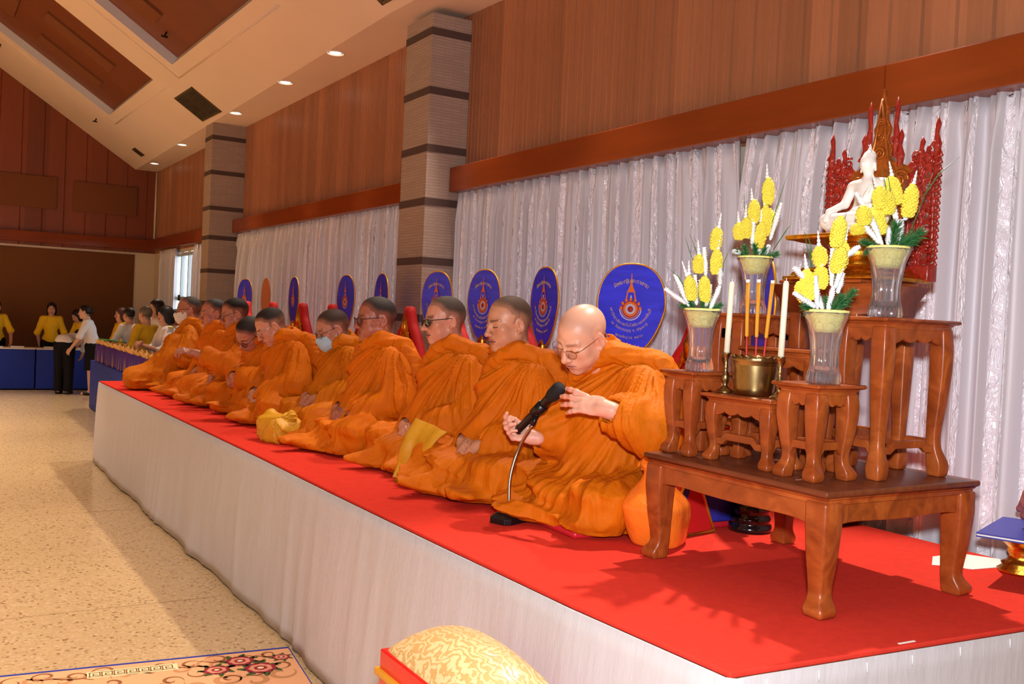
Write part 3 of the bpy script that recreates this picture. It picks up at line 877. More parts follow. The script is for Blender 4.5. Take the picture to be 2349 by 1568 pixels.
def robe_fn(P, c):
    """draped robe of a cross-legged figure; x ahead, y left, z up from the seat"""
    nb = np.array(c['nb']); Ls = np.array(c['Ls']); Rs = np.array(c['Rs'])
    Le = np.array(c['Le']); Re = np.array(c['Re']); Lw = np.array(c['Lw']); Rw = np.array(c['Rw'])
    KL = np.array(c['KL']); KR = np.array(c['KR']); g = .93 * c.get('girth', 1.0); sd = c['seed']
    x, y, z = P.T
    ch = np.array((nb[0] * .72 + .005, nb[1] * .7, .455)); be = np.array((nb[0] * .40 + .04, nb[1] * .35, .27))
    d = ell(P, (-.01, 0, .12), (.175 * g, .205 * g, .15))
    d = smin(d, ell(P, be, (.140 * g, .160 * g, .16)), .06)
    d = smin(d, ell(P, ch, (.125 * g, .170 * g, .19)), .05)
    d = smin(d, caps(P, Ls, Rs, .066), .06)
    d = smin(d, caps(P, nb + (-.005, 0, .0), Ls + (0, -.02, .01), .056, .050), .04)
    d = smin(d, caps(P, nb + (-.005, 0, .0), Rs + (0, .02, .01), .056, .050), .04)
    leg = np.minimum(caps(P, (.02, .10, .10), KL, .105, .082), caps(P, (.02, -.10, .10), KR, .105, .082))
    leg = smin(leg, caps(P, KL + (0, 0, -.01), (KR[0] * .72, KR[1] * .35, .065), .074, .06), .03)
    leg = smin(leg, caps(P, KR + (0, 0, -.01), (KL[0] * .72, KL[1] * .35, .075), .074, .06), .03)
    leg = smin(leg, ell(P, (.19, 0, .07), (.22, .25, .075)), .05)
    d = smin(d, leg, .06)
    # cloth that spreads over the seat around the legs
    ang = np.arctan2(y, x - .10)
    hw = .020 * np.sin(ang * 9 + 4 * vnoise(ang * 2, ang * 0, ang * 0, sd)) + .030 * (vnoise(ang * 3.0 + 9, ang * 0, ang * 0, sd + 5) - .5)
    hr = c.get('hem', .0)
    d = smin(d, ell(P, (.15, (KL[1] + KR[1]) / 2, .0), (.33 + hr, .36 + hr, .050)) - hw * sstep(.16, .0, z), .045)
    # sleeves: cloth hangs over both arms
    lw = Le + (Lw - Le) * c.get('lcuff', .72); rw = Re + (Rw - Re) * c.get('rcuff', .72)
    arm = smin(caps(P, Ls, Le, .072 * g, .066), caps(P, Le, lw, .066, c.get('lcr', .054)), .03)
    CU = []
    for e_, w_, rk in ((Le, lw, 'lcr'), (Re, rw, 'rcr')):
        ax = (w_ - e_) / np.linalg.norm(w_ - e_); CU.append((w_ + ax * .030, ax, c.get(rk, .054)))
    arm2 = smin(caps(P, Rs, Re, .072 * g, .066), caps(P, Re, rw, .066, c.get('rcr', .054)), .03)
    arm = np.minimum(arm, arm2)
    d = smin(d, arm, .026)
    # front sheet from the shoulder over the belly into the lap
    d = smin(d, caps(P, ch + (.06, -.03, -.02), np.array((.17, -.02, .17)), .10 * g, .10), .06)
    for a, b, r in c.get('extra', ()):
        d = smin(d, caps(P, a, b, r[0], r[1]), .04)
    # opening for the neck
    d = smax(d, -caps(P, nb + (.015, 0, .03), nb + (.03, 0, .20), .058), .02)
    # roll of cloth: round the neck, over the left shoulder, down behind the arm
    pts = [nb + (.100, -.14, -.15), nb + (.115, -.06, -.07), nb + (.095, .025, -.005), nb + (.05, .09, .03), Ls + (.005, -.04, .078), Ls + (-.035, .025, .068), Ls + (-.075, .065, -.02), Ls + (-.09, .078, -.14), Ls + (-.075, .07, -.27)]
    rr = [.012, .025, .032, .037, .041, .043, .042, .037, .022]
    roll = np.full(len(P), 9.0); rt = np.zeros(len(P))
    for i in range(len(pts) - 1):
        a, b = pts[i], pts[i + 1]; ba = b - a
        h = np.clip(((P - a) @ ba) / (ba @ ba), 0, 1)
        q = P - a - h[:, None] * ba
        dd = np.sqrt((q * q).sum(1)) - (rr[i] + (rr[i + 1] - rr[i]) * h)
        m = dd < roll
        roll = np.where(m, dd, roll); rt = np.where(m, i + h, rt)
    roll = roll - .010 * ridge(vnoise(rt * 1.0 + x * 4, y * 36 + x * 20, z * 36, sd + 7), 1.5)
    nk = [nb + (.06 * math.cos(t), .068 * math.sin(t), .012 - .02 * math.cos(t)) for t in np.linspace(-2.6, 2.6, 9)]
    for i in range(8):
        roll = smin(roll, caps(P, nk[i], nk[i + 1], .019), .015)
    # ---- folds
    S = Ls + (-.085, -.03, .13)
    D = P - S; r = np.sqrt((D * D).sum(1)) + 1e-6
    phi = np.arctan2(-D[:, 1] * .95 + D[:, 0] * .5, -D[:, 2])
    wob = vnoise(x * 5, y * 5, z * 5, sd)
    f1 = ridge(vnoise(phi * 7.5 + wob * 1.2, r * 1.6, 0 * r, sd + 1), 1.6) + .5 * ridge(vnoise(phi * 17 + wob * 2, r * 3, 0 * r, sd + 2), 1.3)
    wt = sstep(.12, .24, r) * (1 - .35 * sstep(.45, .7, r)) * sstep(.16, .27, z + .25 * np.abs(x - nb[0] * .5))
    wt = wt * sstep(-.02, .03, arm)
    disp = .032 * f1 * wt
    # sleeve wrinkles
    for (a, b, e) in ((Ls, Le, Lw), (Rs, Re, Rw)):
        ax = (b - a) / np.linalg.norm(b - a)
        t = (P - a) @ ax
        q = P - a - t[:, None] * ax
        th = np.arctan2(q[:, 2], q[:, 0])
        dd = caps(P, a, b, .072); w = sstep(.03, -.005, dd)
        disp += .018 * w * sstep(-.03, .06, t) * ridge(vnoise(t * 15 + .9 * np.sin(th) + wob * 1.5, th * .8, 0 * t, sd + 11), 1.5)
        ax = (e - b) / np.linalg.norm(e - b); t = (P - b) @ ax
        q = P - b - t[:, None] * ax; th = np.arctan2(q[:, 2], q[:, 1])
        w = sstep(.03, -.005, caps(P, b, e, .066)) * (1 - sstep(.16, .30, t))
        disp += .017 * w * ridge(vnoise(t * 20 + 1.0 * np.cos(th) + wob, th * .8, 0 * t, sd + 13), 1.5)
    # lap and legs: folds fan out from the lap
    u = P - np.array((.10, 0, .16)); r2 = np.sqrt(u[:, 0] ** 2 + u[:, 1] ** 2) + 1e-6
    ph = np.arctan2(u[:, 1], u[:, 0])
    wl = sstep(.26, .14, z) * sstep(.05, .14, r2)
    f2 = ridge(vnoise(ph * 4.2 + wob * 1.6, r2 * 5, z * 5, sd + 21), 1.4) + .55 * ridge(vnoise(ph * 10 + wob * 2, r2 * 7, z * 9, sd + 22), 1.3)
    f3 = ridge(vnoise(x * 4 + y * 3 + wob, z * 17 + y * 5, 0 * z, sd + 23), 1.5)
    disp += wl * (.024 * f2 + .016 * f3) * (.55 + .45 * sstep(.2, .4, r2))
    d = d - disp * c.get('fold', 1.0)
    d = d + .016 * np.exp(-(np.maximum(roll, 0) / .016) ** 2) * (roll > -.01)
    d = smin(d, roll, .004)
    for q, ax, rc in (CU if c.get('cuff', True) else []):                       # open cuffs
        d = smax(d, -caps(P, q - ax * .035, q + ax * .05, rc - .013), .006)
    return smax(d, -z - .002, .004)

def monk_parts(c):
    """robe (V,F) and skin parts in monk space"""
    fn = lambda P: robe_fn(P, c)
    V, F = mesh_sdf(fn, (-.36, -.55, -.02), (.62, .55, c['nb'][2] + .14), c.get('res', .007), margin=.02)
    return V, F

CLASP_L = [(.75, .9, .5), (.8, .95, .5), (.85, 1.0, .5), (.9, 1.0, .6)]
CLASP_R = [(.55, .8, .4), (.6, .85, .4), (.65, .9, .5), (.7, .9, .5)]

def base_cfg(**k):
    c = dict(seed=1, nb=(.06, 0, .60), Ls=(.03, .160, .525), Rs=(.03, -.160, .525), Le=(.05, .245, .275), Re=(.05, -.245, .275),
             Lw=(.255, .075, .215), Rw=(.255, -.075, .215), KL=(.30, .265, .085), KR=(.30, -.265, .085), yaw=0.0, res=.007,
             head=(.115, 0, .745), hyaw=0, hpitch=.3, hroll=0, skin=(196, 140, 106), hair=(40, 32, 28), recede=0, shape={}, hres=.003, scalp=(150, 120, 105))
    c.update(k)
    return c

def make_monk(c, loc, label, robe_mat):
    root = None
    R = rotm(c['hyaw'], c['hpitch'], c['hroll'])
    nb = np.array(c['nb'])
    sp, hp = make_head(c['head'], R, nb + (-.01, 0, -.03), c['skin'], res=c['hres'], hair=c['hair'], recede=c['recede'], shape=c['shape'], scalp=c['scalp'], seed=c['seed'], brow=c.get('brow', (60, 42, 34)), hair_t=c.get('hair_t', .003), scale=c.get('hscale', 1.07), lip=c.get('lip', (150, 84, 72)))
    parts = [sp]
    # trunk under the robe, so that the body is whole
    tr = lambda P: smin(smin(ell(P, (nb[0] * .5, 0, .33), (.085, .12, .23)), caps(P, nb, nb + (-.01, 0, -.10), .055), .03), ell(P, (.0, 0, .13), (.12, .15, .09)), .04)
    V, F = mesh_sdf(tr, (-.2, -.2, .02), (.25, .2, .7), .02)
    parts.append((V, F, np.tile(L3(c['skin']), (len(V), 1))))
    for s, key in ((1, 'L'), (-1, 'R')):
        w = np.array(c[key + 'w']); e = np.array(c[key + 'e'])
        hr = c.get(key + 'hand')
        if hr is None:
            # clasped: fingers point to the other hand, backs up and outward
            ax = np.array((.50, -s * .80, -.30 if s > 0 else -.22)); ax /= np.linalg.norm(ax)
            up = np.array((.72, s * .36, .60)); up -= ax * (up @ ax); up /= np.linalg.norm(up)
            Rm = np.stack([ax, np.cross(up, ax), up], 1)
            curls = CLASP_L if s > 0 else CLASP_R
            th = ((.028, .016, -.002, .013), (.028, .004, -.004, .0105), (.022, -.004, -.004, .0095))
            hr = dict(R=Rm, curls=curls, thumb=th, side=-1 if s > 0 else 1)
        parts.append(make_hand(w, hr['R'], hr['curls'], c.get('hskin', c['skin']), thumb=hr.get('thumb', THUMB_REST), side=hr.get('side', 1), spread=hr.get('spread', .05), res=c.get('handres', .003), elbow=e, scale=hr.get('scale', 1.0)))
    body = link_mesh('person', np_mesh('person', parts), SKIN)
    body.location = loc
    body.rotation_euler = (0, 0, PI + c['yaw'])
    tag(body, label, 'person', 'orange robed monks sitting in a row on the stage')
    if hp is not None:
        link_mesh('hair', np_mesh('hair', [hp]), HAIR, body)
    V, F = monk_parts(c)
    robe = link_mesh('robe', np_mesh('robe', [(V, F, None)]), robe_mat, body)
    return body, robe, (np.array(c['head']), R)

HAIR = vcol_mat('cropped_hair', rough=.65, spec=.25, bump=(700, .5, .002))
# ------------------------------------------------------------------ altar tables
def altar_materials():
    nt = NT('altar_wood'); tc = nt.n('ShaderNodeTexCoord')
    mp = nt.n('ShaderNodeMapping'); mp.inputs['Scale'].default_value = (9, 3, 5); nt.l(tc.outputs['Object'], mp.inputs[0])
    nz = nt.n('ShaderNodeTexNoise', i_Scale=1.6, i_Detail=7.0, i_Roughness=.62, i_Distortion=1.4); nt.l(mp.outputs[0], nz.inputs['Vector'])
    o = ramp(nt, nz.outputs['Fac'], [(.25, lin((110, 42, 14))), (.5, lin((154, 70, 26))), (.75, lin((188, 98, 42)))])
    nt.l(o, nt.b.inputs['Base Color']); nt.set(Roughness=.36, Specular_IOR_Level=.4, Coat_Weight=.12, Coat_Roughness=.2)
    M['wood'] = nt.m
    M['wood_dark'] = mat('worn_table_top', (112, 56, 32), rough=.35, noise=((40, 4, 4), .3, 5))
    # crystal glass
    M['glass'] = mat('cut_glass', (252, 252, 255), rough=.04, trans=.94, ior=1.42, spec=.9)
    nt = NT('crinkled_yellow_paper'); tc = nt.n('ShaderNodeTexCoord')
    v = nt.n('ShaderNodeTexVoronoi', i_Scale=46.0, feature='DISTANCE_TO_EDGE'); nt.l(tc.outputs['Object'], v.inputs['Vector'])
    o = ramp(nt, v.outputs['Distance'], [(.0, lin((214, 190, 60))), (.03, lin((255, 250, 150)))])
    nt.l(o, nt.b.inputs['Base Color']); nt.set(Roughness=.5)
    bp = nt.n('ShaderNodeBump', i_Strength=.6, i_Distance=.006); nt.l(v.outputs['Distance'], bp.inputs['Height']); nt.l(bp.outputs[0], nt.b.inputs['Normal'])
    M['paper_yellow'] = nt.m
    M['petal_yellow'] = mat('yellow_petals', (255, 230, 84), rough=.65, noise=((60, 60, 60), .12, 3))
    M['petal_white'] = mat('white_petals', (240, 242, 244), rough=.6)
    M['leaf'] = mat('fern_green', (44, 104, 50), rough=.5, noise=((40, 40, 40), .35, 3))
    M['blade'] = mat('grass_blade', (60, 112, 52), rough=.5)
    M['brass'] = mat('old_brass', (166, 140, 92), rough=.30, metal=1, noise=((14, 14, 10), .25, 4))
    M['gold'] = mat('gilt', (214, 150, 50), rough=.30, metal=1, noise=((50, 50, 50), .3, 3), bump=((90, 90, 90), .35, .004))
    M['gilt_brown'] = mat('gilt_carving', (176, 96, 36), rough=.34, metal=.55, noise=((60, 60, 60), .35, 4))
    M['red_lacquer'] = mat('red_lacquer', (150, 36, 26), rough=.3, coat=.4, noise=((70, 70, 70), .35, 3))
    M['marble'] = mat('white_marble', (236, 230, 224), rough=.35, spec=.5)
    M['wax'] = mat('candle_wax', (246, 240, 214), rough=.45)
    M['incense'] = mat('incense_paste', (222, 156, 40), rough=.7)
    M['stick_red'] = mat('incense_stick', (206, 62, 62), rough=.6)

def loft_rect(m, secs, cap=True):
    """secs: (cx,cy,hx,hy,z) rectangles"""
    vs = []; fs = []
    for cx, cy, hx, hy, z in secs:
        vs += [(cx - hx, cy - hy, z), (cx + hx, cy - hy, z), (cx + hx, cy + hy, z), (cx - hx, cy + hy, z)]
    for j in range(len(secs) - 1):
        for i in range(4):
            a = j * 4 + i; b = j * 4 + (i + 1) % 4
            fs.append((a, b, b + 4, a + 4))
    if cap:
        fs += [(3, 2, 1, 0), tuple((len(secs) - 1) * 4 + i for i in range(4))]
    return m.add(vs, fs, True)

LEG_S = [(0, .9, 0), (.12, 1.0, .10), (.3, .95, .12), (.55, .78, -.05), (.72, .64, -.20), (.82, .66, -.12), (.89, .92, .20), (.95, 1.0, .34), (1, .78, .22)]
LEG_B = [(0, 1.0, 0), (.2, 1.0, 0.04), (.5, .86, .0), (.72, .70, -.10), (.83, .66, -.12), (.88, .80, .06), (.93, .98, .26), (.97, .95, .24), (1, .75, .12)]
def table_leg(px, py, sx, sy, z0, z1, h, style, nm='leg', parent=None, origin=(0, 0, 0)):
    """carved leg: swelling knee, thin ankle, scrolled foot turned outwards"""
    m = MB(); secs = []
    P = np.array(style); tt = np.linspace(0, 1, 28)
    w = np.interp(tt, P[:, 0], P[:, 1]); o = np.interp(tt, P[:, 0], P[:, 2])
    k = np.array([.25, .5, .25])
    w = np.convolve(np.pad(w, 1, 'edge'), k, 'valid'); o = np.convolve(np.pad(o, 1, 'edge'), k, 'valid')
    for t, a, b in zip(tt, w, o):
        secs.append((px + sx * b * h - origin[0], py + sy * b * h - origin[1], h * a, h * a, z1 + (z0 - z1) * t - origin[2]))
    loft_rect(m, secs[::-1])
    return m.build(nm, M['wood'], parent, bevel=h * .22)

def wave_apron(L, d, n, lip=.3):
    """outline of an apron: straight top, scalloped lower edge with cusps"""
    pts = [(-L / 2, 0), (-L / 2, -d)]
    N = 60
    for i in range(N + 1):
        t = i / N
        u = abs(2 * t - 1)                       # 0 middle .. 1 leg
        base = -d * (.62 + .38 * u ** 6)
        sc = -d * .22 * abs(math.sin(n * PI * t)) ** .7
        pts.append((-L / 2 + L * t, base + (sc + d * .1 if u < .93 else 0)))
    pts += [(L / 2, -d), (L / 2, 0)]
    return pts

def altar_table(x0, x1, y0, y1, z0, z1, label, leg=.021, apron=.05, big=False, stretch=.30, rot=0.0, top_over=.018, scal=4, dark=False):
    cx, cy = (x0 + x1) / 2, (y0 + y1) / 2
    r = empty('altar_table', (cx, cy, z0), (0, 0, rot), label, 'altar table')
    hx, hy = (x1 - x0) / 2, (y1 - y0) / 2; H = z1 - z0
    th = .022 if big else .014
    m = MB()   # top with a rounded lip
    loft_rect(m, [(0, 0, hx - .012, hy - .012, H - th), (0, 0, hx - .002, hy - .002, H - th * .75), (0, 0, hx, hy, H - th * .4), (0, 0, hx - .003, hy - .003, H)])
    if dark: m.mi = 0
    m.build('tabletop', M['wood_dark'] if dark else M['wood'], r, bevel=.003)
    m = MB()
    loft_rect(m, [(0, 0, hx - top_over - .002, hy - top_over - .002, H - th - .020), (0, 0, hx - top_over - .004, hy - top_over - .004, H - th - .008), (0, 0, hx - top_over + .004, hy - top_over + .004, H - th)])
    m.build('waist', M['wood'], r, bevel=.002)
    ex, ey = hx - top_over - leg * .9, hy - top_over - leg * .9
    zl = H - th - .012
    for sx in (-1, 1):
        for sy in (-1, 1):
            table_leg(sx * ex, sy * ey, sx, sy, 0, zl, leg, LEG_B if big else LEG_S, parent=r)
    for s in (-1, 1):
        a = MB(); a.prism(wave_apron(2 * ex, apron, scal if not big else 1), .014, ((s * 0, s * (ey + leg * .45), zl - .002), (1, 0, 0), (0, 0, 1), (0, 1, 0)))
        a.build('apron', M['wood'], r, bevel=.002)
        a = MB(); a.prism(wave_apron(2 * ey, apron, scal if not big else 1), .014, ((s * (ex + leg * .45), 0, zl - .002), (0, 1, 0), (0, 0, 1), (1, 0, 0)))
        a.build('apron', M['wood'], r, bevel=.002)
    if stretch and not big:
        zs = min(H * stretch, .085); b = .010
        for s in (-1, 1):
            for ax, L in ((0, ex), (1, ey)):
                o = [(-L, 0), (-L * .62, 0), (-L * .45, .016), (L * .45, .016), (L * .62, 0), (L, 0), (L, .022), (L * .66, .022), (L * .5, .040), (-L * .5, .040), (-L * .66, .022), (-L, .022)]
                m = MB()
                if ax == 0: m.prism(o, .016, ((0, s * ey, zs - .01), (1, 0, 0), (0, 0, 1), (0, 1, 0)))
                else: m.prism(o, .016, ((s * ex, 0, zs - .01), (0, 1, 0), (0, 0, 1), (1, 0, 0)))
                m.build('stretcher', M['wood'], r, bevel=.002)
    return r

def build_tables():
    zt = 1.148
    altar_table(2.105, 2.80, 1.785, 2.575, .79, zt, 'large low wooden altar table on four scrolled legs carrying the smaller tables', leg=.038, apron=.085, big=True, top_over=.012, dark=True)
    altar_table(2.165, 2.375, 1.885, 2.07, zt, 1.432, 'small square wooden stand nearest the camera, holding the front right vase', leg=.0255)
    altar_table(2.155, 2.365, 2.405, 2.575, zt, 1.432, 'small square wooden stand beside the bald monk, holding the front left vase', leg=.0235)
    altar_table(2.185, 2.375, 2.085, 2.400, zt, 1.368, 'low wide wooden table under the brass incense pot and candlesticks', leg=.0225)
    altar_table(2.405, 2.765, 1.855, 2.075, zt, 1.636, 'tall wooden altar table at the near end, holding the rear right vase', leg=.027, apron=.06)
    altar_table(2.405, 2.765, 2.445, 2.630, zt, 1.636, 'tall wooden altar table behind the incense sticks, holding the rear left vase', leg=.026, apron=.06)
    altar_table(2.38, 2.545, 2.10, 2.435, zt, 1.525, 'middle wooden altar table between the two tall ones, behind the incense pot', leg=.02)
    r = altar_table(2.56, 2.86, 2.085, 2.435, zt, 1.760, 'tallest wooden altar table under the gilded throne of the white statue', leg=.026, apron=.07, top_over=.035)
    # carved valance boards under the overhang of the tallest table
    m = MB(); loft_rect(m, [(0, 0, .12, .185, .50), (0, 0, .125, .19, .545), (0, 0, .140, .205, .575), (0, 0, .15, .215, .598)], False)
    m.build('cornice', M['wood'], r)

# ------------------------------------------------------------------ throne, statue, carved screen
def build_statue():
    c = (2.69, 2.215)
    r = empty('gilded_throne', (c[0], c[1], 1.760), label='gilded stepped throne under the white seated statue', cat='statue base')
    m = MB(); loft_rect(m, [(0, 0, .14, .195, 0), (0, 0, .14, .195, .012), (0, 0, .125, .175, .016), (0, 0, .12, .17, .028), (0, 0, .105, .15, .033), (0, 0, .10, .145, .045)])
    m.build('stepped_base', M['gold'], r, bevel=.003)
    m = MB(); m.lathe([(.098, .040), (.092, .05), (.088, .055), (.090, .062), (.082, .066), (.082, .108), (.088, .112), (.092, .120), (.10, .125)], 28, fn=lambda t, q, z: q * (1 + (.035 * abs(math.sin(t * 12)) if .062 < z < .11 else 0)))
    m.build('fluted_drum', M['gold'], r)
    m = MB(); loft_rect(m, [(0, 0, .095, .10, .122), (0, 0, .115, .135, .128), (0, 0, .13, .165, .136), (0, 0, .142, .185, .138), (0, 0, .145, .19, .150), (0, 0, .140, .185, .155)])
    m.build('top_plate', M['gold'], r, bevel=.003)
    # white seated figure, statue space: x ahead
    def fn(P):
        x, y, z = P.T; A = np.stack([x, np.abs(y), z], 1)
        d = ell(P, (0, 0, .012), (.085, .125, .018))
        leg = smin(caps(A, (-.02, .035, .045), (.045, .098, .042), .030, .024), caps(A, (.045, .098, .042), (.066, -.01, .046), .024, .018), .015)
        d = smin(d, leg, .008)
        d = smin(d, ell(P, (-.02, 0, .06), (.045, .062, .045)), .02)
        d = smin(d, ell(P, (-.018, 0, .115), (.034, .044, .06)), .02)
        d = smin(d, caps(A, (-.018, 0, .158), (-.018, .055, .155), .024, .020), .015)
        d = smin(d, caps(A, (-.018, .062, .150), (-.005, .078, .10), .017, .014), .008)
        L = caps(P, (-.005, .078, .10), (.055, .01, .068), .013, .010); Rr = caps(P, (-.005, -.078, .10), (.06, -.085, .07), .013, .010)
        d = smin(d, np.minimum(L, Rr), .006)
        d = smin(d, caps(P, (.06, -.085, .07), (.078, -.085, .04), .009, .006), .006)
        d = smin(d, caps(P, (-.016, 0, .16), (-.014, 0, .20), .016, .015), .01)
        d = smin(d, ell(P, (-.010, 0, .222), (.027, .024, .032)), .006)
        d = smin(d, sph(P, (.018, 0, .218), .004), .006)
        d = smin(d, caps(A, (-.012, .025, .222), (-.012, .027, .200), .004, .004), .003)
        d = smin(d, ell(P, (-.016, 0, .248), (.020, .020, .016)), .006)
        d = smin(d, caps(P, (-.016, 0, .258), (-.016, 0, .285), .009, .002), .006)
        # robe edge over the left shoulder
        d = smin(d, caps(P, (.016, .035, .15), (.012, -.01, .08), .004, .006), .006)
        return smax(d, -z, .002)
    V, F = mesh_sdf(fn, (-.12, -.15, -.01), (.12, .15, .30), .0035)
    k = 1.06
    o = link_mesh('seated_statue', np_mesh('seated_statue', [(V * k, F, None)]), M['marble'])
    o.location = (2.655, 2.165, 1.915); o.rotation_euler = (0, 0, PI)
    tag(o, 'small white marble figure seated cross-legged on the gilded throne', 'statue')
    # carved screen behind it
    s = empty('carved_screen', (2.82, 2.235, 1.80), label='red and gold carved flame-topped screen behind the white statue', cat='altar screen')
    rng = random.Random(5)
    def P(y, z, x=0): return (x, y, z)
    m = MB()   # middle board with a tall flame
    out = []
    for i in range(41):
        t = i / 40; z = .02 + t * .615
        if z < .33: w = .105 + .012 * math.sin(z * 40)
        else:
            u = (z - .33) / .306
            w = max(.003, (.105 * (1 - min(1, u * 5)) + .050 * (1 - u) ** .75 * (1 + .22 * math.sin(u * 26))))
        out.append((w, z))
    poly = [(w, z) for w, z in out] + [(-w, z) for w, z in reversed(out)]
    m.prism(poly, .016, ((0, 0, 0), (0, 1, 0), (0, 0, 1), (1, 0, 0)), False)
    m.build('flame_board', M['gilt_brown'], s, bevel=.003)
    def spiral(m, y, z, r, tw, rad, ph=0, x=-.012, turns=1.6):
        pts = []
        for i in range(18):
            t = i / 17; a = ph + tw * t * turns * 2 * PI; q = r * (1 - .85 * t)
            pts.append(P(y + q * math.cos(a), z + q * math.sin(a), x))
        m.tube(pts, [rad * (1 - .4 * i / 17) for i in range(18)], 6)
    m = MB()   # gold scrollwork on the board
    for i in range(16):
        z = .05 + .30 * (i // 2) / 8; y = (.035 + .05 * ((i // 2) % 2)) * (1 if i % 2 else -1)
        spiral(m, y, z, .036, 1 if i % 2 else -1, .0055, rng.random() * 6)
    for sgn in (-1, 1):
        m.tube([P(sgn * .10, .02, -.010), P(sgn * .102, .2, -.012), P(sgn * .09, .31, -.012), P(sgn * .04, .37, -.012), P(sgn * .022, .45, -.012), P(0, .60, -.010)], .006, 6)
    spiral(m, 0, .27, .05, 1, .007); spiral(m, .0, .41, .024, 1, .005); spiral(m, .0, .47, .018, -1, .004); spiral(m, .0, .52, .013, 1, .004)
    m.build('gold_scrolls', M['gilt_brown'], s)
    for sgn in (-1, 1):  # openwork wings
        m = MB()
        m.tube([P(sgn * .205, .0), P(sgn * .215, .12), P(sgn * .21, .26), P(sgn * .22, .40)], .007, 6)
        m.tube([P(sgn * .118, .0), P(sgn * .12, .12), P(sgn * .115, .28), P(sgn * .125, .36)], .007, 6)
        for k in range(17):
            z = .01 + .0225 * k
            spiral(m, sgn * (.165 + .022 * (-1) ** k), z, .034, (-1) ** k * sgn, .0065, k * 1.1, x=.0)
            spiral(m, sgn * (.165 - .024 * (-1) ** k), z + .02, .024, -(-1) ** k * sgn, .0055, k * 2.1, x=.0)
            m.tube([P(sgn * .205, z), P(sgn * .234, z + .012), P(sgn * .226, z + .030)], [.008, .007, .003], 6)
        m.build('openwork_wing', M['red_lacquer'], s)
        m = MB()
        for yy, zz, h in ((.215, .38, .13), (.185, .36, .06), (.160, .36, .09), (.132, .34, .05), (.075, .36, .13), (.055, .40, .20)):
            m.tube([P(sgn * yy, zz), P(sgn * (yy + .003), zz + h * .3), P(sgn * (yy - .003), zz + h * .55), P(sgn * (yy + .002), zz + h * .8), P(sgn * yy, zz + h)], [.010, .013, .007, .009, .0015], 7)
            spiral(m, sgn * yy, zz + h * .25, .016, 1, .004, 0, x=-.008)
        m.build('flame_finials', M['red_lacquer'], s)
    m = MB(); m.box(-.02, .03, -.22, .22, -.035, .02, .005); m.build('foot', M['red_lacquer'], s)

# ------------------------------------------------------------------ vases and flowers
def vase_mesh():
    m = MB(); H = .205
    outer = [(.034, 0), (.046, .003), (.0475, .012), (.045, .028), (.039, .050), (.0375, .085), (.041, .125), (.050, .165), (.062, .198), (.066, .205)]
    inner = [(.062, .2045), (.057, .196), (.045, .163), (.036, .125), (.0325, .085), (.033, .052), (.030, .030), (.001, .026)]
    fl = lambda t, r, z: r * (1 + .05 * math.cos(12 * t) * (1 if z < .15 else .5)) * (1 + (.02 * math.sin(24 * t + z * 160) if .09 < z < .15 else 0))
    m.lathe([(.001, .0)] + outer, 72, cap=False, fn=fl)
    m.lathe([outer[-1]] + inner, 72, cap=False, fn=lambda t, r, z: r)
    return m

FL = {}
def flower_meshes():
    # yellow spike: length 1 along z, made of overlapping petals
    m = MB(); n = 130; g = 2.399963
    for i in range(n):
        t = (i + .5) / n; z = t
        r = .205 * (math.sin(min(1, t * 1.15 + .12) * PI) ** .5 if t < .9 else .45) 
        r = .21 * (1 - abs(2 * t - .92) ** 2.6) ** .5 if abs(2 * t - .92) < 1 else .07
        a = i * g
        jr = random.Random(i); m.sphere((r * .8 * math.cos(a + jr.uniform(-.15, .15)), r * .8 * math.sin(a), z * .96 + jr.uniform(-.012, .012)), .052 * jr.uniform(.85, 1.2), 6, 4, (1, 1, .85))
    m.lathe([(.05, 0), (.15, .2), (.16, .5), (.14, .8), (.03, .97)], 10)
    FL['yellow'] = m
    m = MB()   # white spike: stacked cups
    n = 11
    for i in range(n):
        z = i / n; s = .75 + .5 * math.sin(PI * (i + 1) / (n + 1)); h = 1.32 / n
        m.lathe([(.016 * s, z), (.044 * s, z + h * .30), (.056 * s, z + h * .75), (.062 * s, z + h), (.034 * s, z + h * .98), (.012 * s, z + h * .6)], 8, cap=False, fn=lambda t, r, zz: r * (1 + .2 * math.cos(3 * t + i)))
    m.tube([(0, 0, 0), (0, 0, 1)], .012, 5)
    FL['white'] = m
    m = MB()   # small pointed tip of cups
    for i in range(4):
        z = i * .24; s = 1 - .2 * i
        m.lathe([(.06 * s, z), (.13 * s, z + .10), (.11 * s, z + .2), (.05 * s, z + .28)], 7)
    m.lathe([(.05, .95), (.001, 1.05)], 7)
    FL['tip'] = m
    m = MB(); rng = random.Random(3)   # fir-like tuft, along z
    for i in range(110):
        t = rng.random(); a = rng.random() * 2 * PI; e = rng.uniform(.35, .95)
        b = Vector((0, 0, t * .8)); d = Vector((math.cos(a) * e, math.sin(a) * e, 1.0 - .4 * e)).normalized() * rng.uniform(.28, .42)
        m.tube([b, b + d * .6, b + d], [.014, .015, .003], 4)
    m.tube([(0, 0, 0), (0, 0, .9)], .02, 5)
    FL['fern'] = m
    for k, mt in (('yellow', 'petal_yellow'), ('white', 'petal_white'), ('tip', 'petal_white'), ('fern', 'leaf')):
        o = FL[k].build('tmp', M[mt]); FL[k] = o.data; bpy.data.objects.remove(o)

